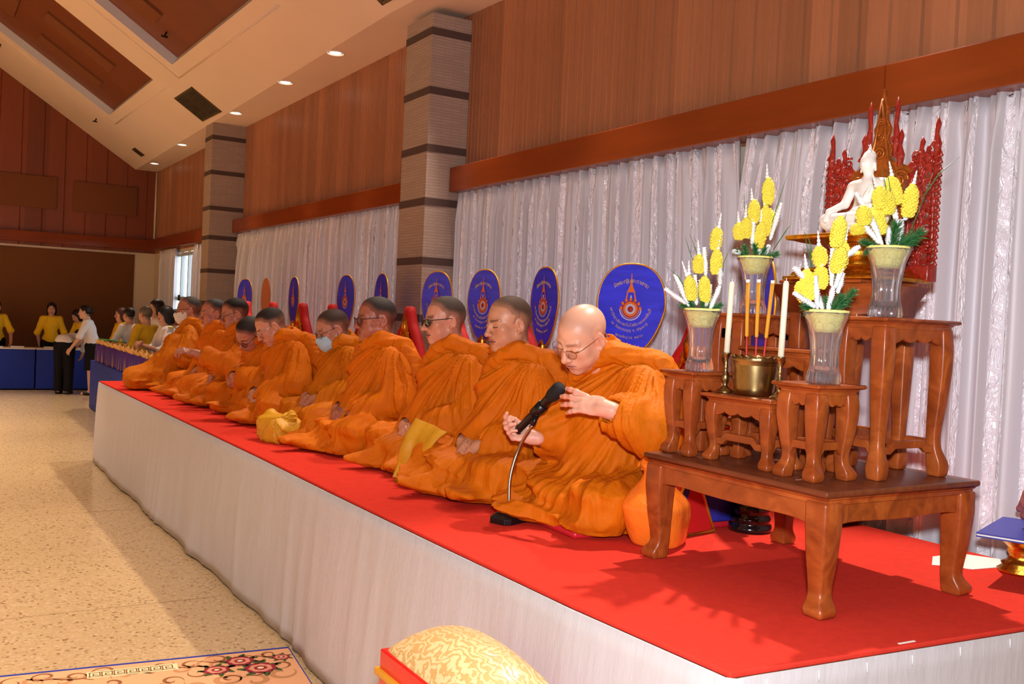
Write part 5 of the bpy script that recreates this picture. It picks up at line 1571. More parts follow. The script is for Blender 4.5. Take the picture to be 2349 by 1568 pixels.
def build_small():
    o = soft_bag('satin_bag', 'shiny orange satin bag standing beside the bald monk, behind a table leg', 'bag', (2.30, 2.70, ZS), (.125, .10, .30), M['orange_satin'], 4, rot=.6, lean=(-.05, .02))
    def pouch(P):
        x, y, z = P.T
        q = np.stack([x / .085, y / .135, (z - .062) / .075], 1)
        d = (((np.abs(q) ** 3.4).sum(1)) ** (1 / 3.4) - 1) * .07
        d = smin(d, caps(P, (.0, -.06, .10), (.02, -.10, .165), .030, .012), .04)
        d = smin(d, caps(P, (.0, .05, .11), (.0, .09, .155), .022, .012), .035)
        a = np.arctan2(z - .15, y + .09); w = vnoise(x * 12, y * 12, z * 12, 5)
        d = d - .016 * ridge(vnoise(a * 4 + w * .8, x * 6, a * 0, 3), 1.4) - .006 * ridge(vnoise(x * 24, y * 18 + z * 14, z * 20, 8), 1.4)
        return smax(d, -z, .006)
    V, F = mesh_sdf(pouch, (-.14, -.2, -.01), (.14, .2, .2), .006, margin=.02)
    o = link_mesh('satin_bag', np_mesh('satin_bag', [(V, F, None)]), M['yellow_satin']); o.location = (1.80, 5.60, ZS); o.rotation_euler = (0, 0, .25)
    tag(o, 'yellow satin bag with a printed badge, on the carpet edge before the masked monk', 'bag')
    # flap bag of soft satin, hanging over the knee
    A, B, C, D = [Vector(v) for v in ((2.045, 4.235, 1.075), (2.085, 3.985, 1.035), (1.915, 4.185, .802), (1.955, 4.085, .802))]
    rows = []
    for j in range(25):
        v = j / 24; row = []
        for i in range(25):
            u = i / 24
            p = A.lerp(B, u).lerp(C.lerp(D, u), v ** (.9 + .5 * u))
            f = math.sin(u * 9 + v * 1.5) * .010 + math.sin(u * 17 - v * 4) * .004
            p = p + Vector((-.85, -.5, .1)) * (f + .045 * math.sin(min(1, v * 1.3) * PI) * (1 - v * .3))
            row.append(tuple(p))
        rows.append(row)
    m = MB(); m.quad_strip(rows); o = m.build('satin_bag', M['yellow_satin'])
    md = o.modifiers.new('thickness', 'SOLIDIFY'); md.thickness = .012; md.offset = 0
    tag(o, 'yellow satin shoulder bag hanging down the knee of the monk in dark glasses', 'bag')
    soft_bag('satin_bag', 'small yellow bag tucked behind the arm of the monk in dark glasses', 'bag', (2.24, 4.06, ZS + .02), (.10, .07, .27), M['yellow_satin'], 12, neck=False, rot=1.2)
    # badge printed on the second bag
    m = MB(); m.sphere((1.742, 5.60, ZS + .085), .036, 14, 8, (.5, 1, 1.1)); b = m.build('printed_badge', M['thread_white'])
    bag = [q for q in bpy.data.objects if q.get('label', '').startswith('yellow satin bag with')][0]
    b.parent = bag; bag_m = Matrix.LocRotScale(bag.location, bag.rotation_euler, bag.scale); b.matrix_parent_inverse = bag_m.inverted()
    # blue cloth with gold hem and red pads beside the altar
    r = empty('triangular_cushion', (2.47, 2.90, ZS), (0, 0, .15), 'red triangular cushion with a blue gold-edged end, behind the orange bag', 'cushion')
    tri = [(-.17, 0), (.13, 0), (.0, .25), (-.03, .25)]
    m = MB(); m.prism(tri, .30, ((0, 0, .0), (1, 0, 0), (0, 0, 1), (0, 1, 0)), False); m.build('body', M['red_velvet'], r, bevel=.015)
    m = MB(); m.prism([(a * .97, .01 + b * .96) for a, b in tri], .012, ((0, -.156, 0), (1, 0, 0), (0, 0, 1), (0, 1, 0)), False); m.build('end_panel', M['red_velvet'], r, bevel=.004)
    m = MB(); m.prism([(-.165, .01), (-.10, .01), (.0, .245), (-.018, .25)], .006, ((0, -.164, 0), (1, 0, 0), (0, 0, 1), (0, 1, 0)), False); m.build('blue_strip', M['blue_cloth'], r)
    m = MB(); m.tube([(a, -.163, .008 + b * .97) for a, b in tri], .008, 6, closed=True); m.build('gold_braid', M['fan_trim'], r)
    # turned black rod lying behind the altar
    o = MB(); o.tube([(0, 0, 0), (.02, 0, 0), (.03, 0, 0), (.16, 0, 0), (.17, 0, 0), (.30, 0, 0), (.315, 0, 0)], [.018, .024, .026, .024, .026, .026, .02], 20)
    o.tube([(.05, 0, 0), (.056, 0, 0)], .0268, 20)
    b = o.build('lacquered_rod', M['black_lacquer']); b.location = (3.06, 2.66, ZS + .027); b.rotation_euler = (0, 0, .06)
    tag(b, 'black lacquered rod lying on the carpet under the altar table by the curtain', 'rod')
    # sheets of paper on the carpet
    def sheet(pts, z, lab):
        m = MB(); n = len(pts)
        m.add([(x, y, z) for x, y in pts] + [(x, y, z + .002) for x, y in pts], [tuple(range(n - 1, -1, -1)), tuple(range(n, 2 * n))] + [(i, (i + 1) % n, n + (i + 1) % n, n + i) for i in range(n)], False)
        tag(m.build('paper_sheet', M['paper']), lab, 'paper')
    sheet([(3.13, 2.165), (3.02, 2.09), (3.105, 1.99), (3.32, 1.96), (3.345, 2.05), (3.28, 2.16)], ZS + .001, 'white paper sheet lying on the carpet by the rear table leg')
    # gilded pedestal tray with a blue folder, at the right edge
    r = empty('pedestal_tray', (3.24, 1.90, ZS), label='gilded pedestal tray at the right picture edge, carrying the blue folder', cat='tray')
    m = MB(); m.lathe([(.001, 0), (.075, 0), (.078, .010), (.062, .022), (.066, .032), (.048, .042), (.040, .058), (.050, .075), (.046, .085), (.062, .100), (.085, .115), (.105, .140), (.112, .148), (.001, .150)], 12, cap=False); m.build('gilt_pedestal', M['gold'], r)
    b = MB(); 
    vs = [(2.945, 1.885), (3.31, 2.02), (3.41, 1.83), (3.02, 1.69)]
    z = ZS + .151
    for k in (0, 1):
        zz = z + k * .010; t = .004
        b.add([(x, y, zz) for x, y in vs] + [(x, y, zz + t) for x, y in vs], [(3, 2, 1, 0), (4, 5, 6, 7), (0, 1, 5, 4), (1, 2, 6, 5), (2, 3, 7, 6), (3, 0, 4, 7)], False)
    f = empty('document_folder', (3.2, 1.86, z), label='dark blue document folder lying on the gilded pedestal tray', cat='folder')
    o = b.build('cover', M['folder'], f); o.matrix_parent_inverse = Matrix.Translation(f.location).inverted()
    b = MB(); v2 = [(x * .98 + .064, y * .98 + .037) for x, y in vs]
    b.add([(x, y, z + .004) for x, y in v2] + [(x, y, z + .010) for x, y in v2], [(3, 2, 1, 0), (4, 5, 6, 7), (0, 1, 5, 4), (1, 2, 6, 5), (2, 3, 7, 6), (3, 0, 4, 7)], False)
    o = b.build('pages', M['paper'], f); o.matrix_parent_inverse = Matrix.Translation(f.location).inverted()
    # scraps on the carpet
    m = MB(); m.box(-.03, .03, -.003, .003, 0, .002); o = m.build('paper_strip', M['paper']); o.location = (2.19, 1.575, ZS + .0005); o.rotation_euler = (0, 0, -.05)
    tag(o, 'thin white paper strip on the carpet near the stage corner edge', 'paper scrap')

def damask():
    nt = NT('gold_damask'); tc = nt.n('ShaderNodeTexCoord')
    mp = nt.n('ShaderNodeMapping'); mp.inputs['Scale'].default_value = (27, 27, 27); nt.l(tc.outputs['Object'], mp.inputs[0])
    w = nt.n('ShaderNodeTexWave', i_Scale=.5, i_Distortion=16.0, i_Detail=3.0); w.inputs['Detail Scale'].default_value = 1.6; nt.l(mp.outputs[0], w.inputs['Vector'])
    v = nt.n('ShaderNodeTexNoise', i_Scale=1.4, i_Detail=2.0, i_Distortion=3.0); nt.l(mp.outputs[0], v.inputs['Vector'])
    mu = nt.n('ShaderNodeMath', operation='MULTIPLY'); nt.l(w.outputs['Fac'], mu.inputs[0]); nt.l(v.outputs['Fac'], mu.inputs[1])
    o = ramp(nt, mu.outputs[0], [(.19, lin((206, 162, 98))), (.27, lin((232, 202, 146)))])
    nt.l(o, nt.b.inputs['Base Color'])
    rr = ramp(nt, mu.outputs[0], [(.20, (.55, .55, .55, 1)), (.26, (.25, .25, .25, 1))]); nt.l(rr, nt.b.inputs['Roughness'])
    return nt.m

def build_kneeler():
    r = empty('kneeling_stool', (1.285, 2.26, 0), (0, 0, .0), 'red lacquered stool with a domed gold damask cushion in front of the stage', 'stool')
    hx, hy = .145, .275; zt = .615
    m = MB(); m.box(-hx, hx, -hy, hy, zt - .16, zt, .006); 
    m.build('box', mat('red_lacquer_box', (222, 24, 26), rough=.3, coat=.3), r)
    m = MB(); m.box(-hx - .012, hx + .012, -hy - .012, hy + .012, zt - .075, zt - .055, .004); m.build('gold_moulding', mat('ochre_trim', (214, 150, 40), rough=.4), r)
    for sx in (-1, 1):
        for sy in (-1, 1):
            m = MB(); m.box(sx * (hx - .02) - .02, sx * (hx - .02) + .02, sy * (hy - .02) - .02, sy * (hy - .02) + .02, 0, zt - .15, .004); m.build('leg', M['red_lacquer'], r)
    rows = []
    for j in range(25):
        v = -1 + 2 * j / 24; row = []
        for i in range(25):
            u = -1 + 2 * i / 24
            e = (1 - abs(u) ** 5) * (1 - abs(v) ** 5)
            z = zt - .01 + .112 * (max(0, 1 - u * u * .55) * max(0, 1 - v * v * .45)) * max(0, e) ** .35
            row.append((u * (hx - .006), v * (hy - .006), z))
        rows.append(row)
    m = MB(); m.quad_strip(rows); m.build('cushion', damask(), r)

def build_rug():
    # woven rug: blue selvedge, peach field, brown scrolls, roses
    e = Vector((-1.0, .109, 0)).normalized(); n = Vector((-.109, -1.0, 0)).normalized()
    O = Vector((1.475, 4.312, 0)); A = math.atan2(e.y, e.x)
    r = empty('rug', (1.475, 4.312, 0), (0, 0, A + PI), 'peach floral rug with a narrow blue border on the terrazzo beside the stage', 'rug')
    # local: x towards the stage (0 at its corner, negative away), y away from camera... field lies at y<0
    def rect(x0, x1, y0, y1, z0, z1, mt, nm):
        m = MB(); m.box(x0, x1, y0, y1, z0, z1); return m.build(nm, mt, r)
    rect(-2.6, .0, -1.8, .0, .001, .010, mat('rug_blue', (44, 58, 150), rough=.95), 'border')
    rect(-2.57, -.006, -1.8, -.024, .002, .0115, mat('rug_peach', (236, 172, 124), rough=.95, noise=((160, 160, 160), .08, 3)), 'field')
    br = mat('rug_brown', (150, 92, 52), rough=.95); lb = mat('rug_tan', (198, 138, 92), rough=.95)
    cr = mat('rug_cream', (232, 222, 170), rough=.95); rd = mat('rug_red', (160, 34, 50), rough=.95); pk = mat('rug_rose', (226, 150, 120), rough=.95); gr = mat('rug_green', (70, 92, 42), rough=.95); dk = mat('rug_dark', (60, 34, 24), rough=.95)
    Z = .0118
    def ribbon(m, pts, w):
        P = [Vector((x, y, 0)) for x, y in pts]; L = []; R = []
        for i, p in enumerate(P):
            t = (P[min(i + 1, len(P) - 1)] - P[max(i - 1, 0)]).normalized(); q = Vector((-t.y, t.x, 0)); ww = w * (math.sin(PI * (i + .35) / (len(P) - .3)) if w > 0 else 1) if w > 0 else -w
            L.append(p + q * ww + Vector((0, 0, Z))); R.append(p - q * ww + Vector((0, 0, Z)))
        m.quad_strip([R, L], False)
    def scroll(m, x, y, s, a, tw, w):
        pts = [(x + s * (1 - .8 * t / 20) * math.cos(a + tw * t * .32), y + s * (1 - .8 * t / 20) * math.sin(a + tw * t * .32)) for t in range(21)]
        ribbon(m, pts, w)
    rng = random.Random(8)
    m = MB(); l2 = MB()
    for i in range(16):
        x = -.10 - i * .115; y = -.075 - .03 * (i % 2)
        scroll(m, x, y, .045 + .02 * rng.random(), rng.random() * 6, 1 if i % 2 else -1, .007)
        scroll(l2, x - .05, y - .045, .05, rng.random() * 6, -1 if i % 2 else 1, .010)
        ribbon(m, [(x + .07, y - .06), (x + .03, y - .03), (x - .02, y - .035), (x - .07, y - .005)], .009)
        scroll(m, x + .02, -.22 - .05 * (i % 3), .05, rng.random() * 6, 1, .008)
        scroll(l2, x, -.32 - .05 * (i % 2), .07, rng.random() * 6, -1, .014)
    tag(l2.build('tan_scroll_pattern', lb, r), kind='stuff'); tag(m.build('brown_scroll_pattern', br, r), kind='stuff')
    # key pattern on a cream band
    c = MB(); c.box(-.86, -.50, -.145, -.072, Z - .0004, Z + .0001); c.build('cream_band', cr, r)
    k = MB(); x = -.85; Zs = Z; 
    for i in range(7):
        b = x + i * .048
        for p, q in (((b, -.085), (b + .040, -.085)), ((b + .040, -.085), (b + .040, -.120)), ((b + .040, -.120), (b + .014, -.120)), ((b + .014, -.120), (b + .014, -.103)), ((b + .014, -.103), (b + .028, -.103)), ((b, -.085), (b, -.132)), ((b - .004, -.132), (b + .048, -.132))):
            x0, x1 = sorted((p[0], q[0])); y0, y1 = sorted((p[1], q[1]))
            k.box(x0 - .0028, x1 + .0028, y0 - .0028, y1 + .0028, Z - .0002, Z + .0004)
    k.build('key_pattern', br, r)
    def flower(x, y, s, nm='rose'):
        g = MB()
        for a in range(7):
            t = a * .9 + .3; ribbon(g, [(x + s * .6 * math.cos(t), y + s * .6 * math.sin(t)), (x + s * 1.1 * math.cos(t + .15), y + s * 1.1 * math.sin(t + .15)), (x + s * 1.6 * math.cos(t), y + s * 1.6 * math.sin(t))], s * .26)
        g.build('leaves', gr, r)
        for kk, (mt, rr, n, zz, nm2) in enumerate(((dk, 1.02, 9, .0002, 'rose_shade'), (rd, .95, 8, .0004, 'rose_outer'), (pk, .72, 7, .0006, 'rose_petals'), (rd, .42, 6, .0008, 'rose_inner'), (cr, .2, 5, .0010, 'rose_heart'))):
            f = MB(); N = 40
            pts = [(x + s * rr * (1 + .16 * abs(math.sin(n * t * PI / N))) * math.cos(2 * PI * t / N) , y + s * rr * (1 + .16 * abs(math.sin(n * t * PI / N))) * math.sin(2 * PI * t / N) * .9, Z + zz) for t in range(N)]
            f.add(pts, [tuple(range(N))], False); f.build(nm2, mt, r)
    flower(-.24, -.125, .055); flower(-.35, -.205, .05); flower(-.17, -.235, .062); flower(-.06, -.13, .035)
    return r

def build_props():
    prop_materials(); build_fans(); build_small(); build_kneeler(); build_rug()
# ------------------------------------------------------------------ everyone in the picture
def V3(*a): return np.array(a, float)

def frame(xdir, back):
    """hand axes from the finger direction and the way the back of the hand faces"""
    x = V3(*xdir); x /= np.linalg.norm(x)
    z = V3(*back); z = z - x * (z @ x); z /= np.linalg.norm(z)
    return np.stack([x, np.cross(z, x), z], 1)

def glasses(root, head, c, mt, w=.0235, h=.019, r=.0013, lens=None, bold=1.0, lens_mat=None):
    """spectacles as a child of the wearer"""
    pos, R = head; k = c.get('hscale', 1.07); wd = c['shape'].get('wide', 1.0)
    T = lambda p: Vector(pos + (V3(*p) * k) @ R.T)
    m = MB(); r *= bold
    for s in (-1, 1):
        ring = []
        for i in range(28):
            a = 2 * PI * i / 28
            yy = s * .034 + w * math.copysign(abs(math.cos(a)) ** .75, math.cos(a)); zz = -.006 + h * math.copysign(abs(math.sin(a)) ** .8, math.sin(a))
            ring.append(T((.1035 - 2.2 * (abs(yy) - .02) ** 2 * 4 * .8 + .0, yy, zz)))
        m.tube(ring, r, 6, closed=True)
        m.tube([T((.093, s * .060, .004)), T((.080, s * (.070 * wd), .006)), T((.02, s * (.0775 * wd), .008)), T((-.008, s * (.079 * wd), .010)), T((-.024, s * (.079 * wd), -.006))], r * 1.15, 6)
    m.tube([T((.104, .011, .002)), T((.108, 0, .005)), T((.104, -.011, .002))], r, 6)
    g = m.build('glasses', mt, root)
    if lens_mat:
        for s in (-1, 1):
            l = MB()
            pts = []
            for i in range(28):
                a = 2 * PI * i / 28
                yy = s * .034 + w * math.copysign(abs(math.cos(a)) ** .75, math.cos(a)); zz = -.006 + h * math.copysign(abs(math.sin(a)) ** .8, math.sin(a))
                pts.append(T((.1033 - 2.2 * (abs(yy) - .02) ** 2 * 4 * .8, yy, zz)))
            l.add(pts, [tuple(range(28))], False)
            l.build('lens', lens_mat, g)
    return g

def face_mask(root, head, c, mt):
    pos, R = head; k = c.get('hscale', 1.07)
    nb = (V3(*c['nb']) + (-.01, 0, -.03) - pos) @ R / k
    def fn(P):
        q = head_fn(P, nb, **c['shape'])
        prot = ell(P, (.066, 0, -.060), (.050, .062, .056))
        d = np.minimum(q - .006, smin(q - .004, prot, .03))
        A = np.abs(P[:, 1])
        reg = np.maximum(np.maximum(P[:, 2] + .018, -.118 - P[:, 2]), .018 - P[:, 0])
        reg = np.maximum(reg, A - .066)
        d = d + .0012 * np.sin(P[:, 2] * 420)
        return smax(d, reg, .005)
    V, F = mesh_sdf(fn, (0, -.08, -.13), (.14, .08, .0), .0028, margin=.006)
    o = link_mesh('face_mask', np_mesh('face_mask', [(pos + (V * k) @ R.T, F, None)]), mt, root)
    T = lambda p: Vector(pos + (V3(*p) * k) @ R.T)
    m = MB()
    for s in (-1, 1):
        for z0 in (-.026, -.098):
            m.tube([T((.035, s * .064, z0)), T((.01, s * .074, -.03 if z0 < -.05 else -.012)), T((-.016, s * .080, -.006))], .0011, 5)
    m.build('ear_loop', mt, o)

ROBES = {}
def build_monks():
    ROBES['a'] = robe_material('orange_cotton', (214, 110, 6))
    ROBES['b'] = robe_material('ochre_cotton', (202, 110, 6))
    BLK = mat('black_frame', (20, 18, 18), rough=.3); SIL = mat('silver_frame', (190, 190, 190), rough=.25, metal=1); GLD = mat('gold_frame', (170, 130, 70), rough=.25, metal=1)
    DARK = mat('dark_lens', (30, 24, 22), rough=.08, spec=.8)
    nt = NT('clear_lens'); nt.set(Base_Color=(.95, .96, 1, 1), Roughness=.02, Transmission_Weight=1, IOR=1.02, Alpha=.35); CLR = nt.m
    nt = NT('tinted_lens'); nt.set(Base_Color=(.30, .22, .30, 1), Roughness=.02, Transmission_Weight=1, IOR=1.02, Alpha=.6); TNT = nt.m
    BLUEM = mat('blue_mask', (172, 206, 226), rough=.8); WHITEM = mat('white_mask', (226, 216, 208), rough=.85)
    spec = []
    P = [0, -1]
    # nearest: bald, leaning to the microphone
    c = base_cfg(seed=4, res=.0055, hres=.0021, handres=.0021, nb=(.135, -.005, .635), Ls=(.085, .190, .560), Rs=(.09, -.175, .55), Le=(.185, .335, .385), Lw=(.365, .285, .462),
                 Re=(.18, -.22, .275), Rw=(.415, -.125, .305), lcuff=.50, rcuff=.45, lcr=.058, KL=(.33, .27, .085), KR=(.28, -.29, .08), hem=-.02, extra=[((.16, -.13, .45), (.325, -.130, .318), (.075, .052))], head=(.285, .008, .715), hyaw=.14, hpitch=.56, hroll=-.16, girth=1.04,
                 skin=(232, 172, 140), hskin=(232, 172, 146), hair=None, scalp=(214, 160, 134), shape=dict(wide=1.0, fat=.004, nose=1.1), brow=(150, 105, 85), lip=(196, 100, 96), hscale=1.10)
    c['Lhand'] = dict(R=frame((.50, -.86, .14), (.62, .48, .45)), curls=[(.02, .22, .15), (.08, .25, .15), (.14, .28, .15), (.2, .3, .2)], thumb=((.026, .012, -.020, .014), (.028, -.002, -.016, .0105), (.022, -.006, -.010, .0095)), side=-1, spread=.16, scale=1.08)
    c['Rhand'] = dict(R=frame((.72, -.62, .12), (-.35, -.50, -.75)), curls=[(.75, .7, .4), (1.0, 1.1, .6), (1.05, 1.2, .6), (1.1, 1.2, .7)], thumb=((.028, .016, -.012, .013), (.026, .002, -.018, .0105), (.020, -.006, -.014, .0095)), side=1, spread=.1)
    spec.append((c, (2.49, 3.12), 'a', 'bald monk in orange robe and gold-rimmed glasses, holding a microphone', ('gold', GLD, CLR, dict(w=.022, h=.0165, r=.0010))))
    c = base_cfg(seed=11, res=.006, hres=.0023, handres=.0025, hpitch=.16, hyaw=-.02, skin=(206, 146, 112), hair=(92, 70, 56), recede=.022, shape=dict(jaw=1.06, wide=1.0, fat=.002), head=(.115, .0, .752), nb=(.055, 0, .61), Lw=(.285, .07, .20), Rw=(.285, -.07, .20), hem=.0)
    spec.append((c, (2.385, 3.79), 'a', 'monk without glasses, receding cropped hair, second from the altar', None))
    c = base_cfg(seed=23, res=.0065, hres=.0025, handres=.0027, hpitch=.10, hyaw=-.10, skin=(212, 146, 116), hair=(70, 56, 48), recede=.010, shape=dict(wide=.97, nose=1.15), head=(.13, 0, .750), nb=(.07, 0, .61), Lw=(.30, .075, .19), Rw=(.30, -.07, .19), Le=(.09, .285, .28))
    spec.append((c, (2.425, 4.48), 'a', 'monk with dark rectangular sunglasses, third from the altar', ('dark', BLK, DARK, dict(w=.0245, h=.0165, r=.0020))))
    c = base_cfg(seed=31, res=.007, hres=.0027, handres=.003, hpitch=.08, hyaw=-.06, skin=(172, 104, 80), hair=(38, 30, 28), recede=-.004, shape=dict(jaw=1.12, fat=.005, wide=1.04), head=(.10, 0, .735), girth=1.08, nb=(.05, 0, .60), Lw=(.29, .07, .20), Rw=(.29, -.07, .20), hscale=1.12)
    spec.append((c, (2.31, 5.18), 'a', 'stout monk in black-framed glasses sitting upright, left of the near pillar', ('black', BLK, TNT, dict(w=.0245, h=.0185, r=.0020))))
    c = base_cfg(seed=42, res=.0075, hres=.003, handres=.003, hpitch=.42, hyaw=-.06, skin=(186, 124, 98), hair=(66, 48, 40), recede=-.002, shape=dict(wide=1.02), head=(.17, 0, .655), nb=(.085, 0, .555), Ls=(.05, .16, .49), Rs=(.05, -.16, .49), Lw=(.31, .075, .205), Rw=(.31, -.07, .205))
    spec.append((c, (2.40, 5.92), 'b', 'monk in a blue face mask and glasses, head bowed', ('black', BLK, CLR, dict(w=.024, h=.017, r=.0013))))
    c = base_cfg(seed=55, res=.008, hres=.003, handres=.0032, hpitch=.62, hyaw=-.10, skin=(206, 142, 112), hair=(40, 32, 29), recede=.012, shape=dict(wide=.98), head=(.27, 0, .645), nb=(.155, 0, .565), Ls=(.09, .165, .495), Rs=(.09, -.165, .495), Le=(.16, .25, .26), Lw=(.36, .12, .17), Re=(.16, -.25, .26), Rw=(.36, -.06, .17), girth=1.02)
    spec.append((c, (2.29, 6.55), 'a', 'monk with silver glasses bowing his head low, nearer of the two bent together', ('silver', SIL, CLR, dict(w=.023, h=.015, r=.0012))))
    c = base_cfg(seed=61, res=.0085, hres=.003, handres=.0032, hpitch=.78, hyaw=.35, hroll=-.25, skin=(186, 118, 94), hair=(36, 28, 26), shape=dict(), head=(.34, .06, .575), nb=(.22, .03, .52), Ls=(.14, .19, .46), Rs=(.14, -.18, .46), Le=(.24, .26, .25), Lw=(.42, .10, .25), Re=(.24, -.26, .25), Rw=(.42, -.05, .25))
    spec.append((c, (2.36, 7.12), 'a', 'monk in round black glasses stooping behind the one with silver glasses', ('round', BLK, CLR, dict(w=.0225, h=.0205, r=.0018))))
    c = base_cfg(seed=77, res=.009, hres=.0034, handres=.0035, hpitch=.26, hyaw=-.08, skin=(182, 116, 90), hair=(34, 27, 25), shape=dict(wide=1.03), head=(.16, 0, .71), nb=(.09, 0, .585), Lw=(.50, .16, .40), Le=(.24, .27, .30), Rw=(.30, -.08, .19), lcuff=.6)
    c['Lhand'] = dict(R=frame((.9, -.1, .2), (-.1, .5, .8)), curls=[(.6, .9, .4)] * 4, side=-1)
    spec.append((c, (2.25, 7.74), 'a', 'monk in dark glasses reaching one hand forward, in front of the far pillar', ('black', BLK, CLR, dict(w=.0235, h=.017, r=.0014))))
    c = base_cfg(seed=83, res=.0095, hres=.0036, handres=.0036, hpitch=.12, hyaw=-.05, skin=(184, 116, 92), hair=(36, 29, 26), recede=.02, shape=dict(jaw=1.05, fat=.003), head=(.12, 0, .70), nb=(.06, 0, .575), Ls=(.03, .165, .505), Rs=(.03, -.165, .505))
    spec.append((c, (2.22, 8.45), 'a', 'monk with bare face and receding hair, second farthest in the row', None))
    c = base_cfg(seed=92, res=.0095, hres=.0036, handres=.0036, hpitch=.10, hyaw=-.05, skin=(176, 112, 86), hair=(44, 34, 30), recede=.035, shape=dict(jaw=.98, wide=.98), head=(.08, 0, .715), nb=(.02, 0, .585), KL=(.50, .14, .075), KR=(.44, -.24, .07), Le=(.12, .28, .30), Lw=(.34, .13, .24), yaw=-.15, cuff=False,
                 extra=[((.10, .12, .40), (.46, .12, .12), (.07, .05)), ((.2, .16, .42), (.28, .22, .05), (.05, .06))])
    spec.append((c, (2.13, 9.15), 'b', 'farthest monk, balding with a white face mask, kneeling sideways', ('black', BLK, CLR, dict(w=.0235, h=.017, r=.0013))))
    for i, (c, (x, y), rb, lab, gl) in enumerate(spec):
        root, robe, hd = make_monk(c, (x, y, ZS + .016), lab, ROBES[rb])
        if gl: glasses(root, hd, c, gl[1], lens_mat=gl[2], **gl[3])
        if i == 4: face_mask(root, hd, c, BLUEM)
        if i == 9: face_mask(root, hd, c, WHITEM)
    ch = [(2.80, 3.10, -.05), (2.80, 3.86, 0), (2.82, 4.56, 0), (2.76, 5.22, 0), (2.78, 5.92, 0), (2.76, 6.62, 0), (2.72, 7.22, 0), (2.70, 7.86, 0), (2.66, 8.55, 0), (2.62, 9.25, 0)]
    who = ['behind the bald monk, beside the altar', 'behind the second monk, who wears no glasses', 'behind the monk in dark sunglasses', 'behind the stout monk in black glasses', 'behind the monk in the blue mask', 'behind the bowing monk in silver glasses', 'behind the stooping monk in round glasses', 'behind the monk reaching one hand forward', 'behind the second farthest monk', 'behind the farthest monk, in the white mask']
    build_chairs([(x, y, a, 'red and gold floor throne ' + w) for (x, y, a), w in zip(ch, who)])

# ---- standing people at the far end of the hall
def cloth_mat(name, col): return mat(name, col, rough=.75, spec=.2, bump=((18, 18, 9), .4, .015))

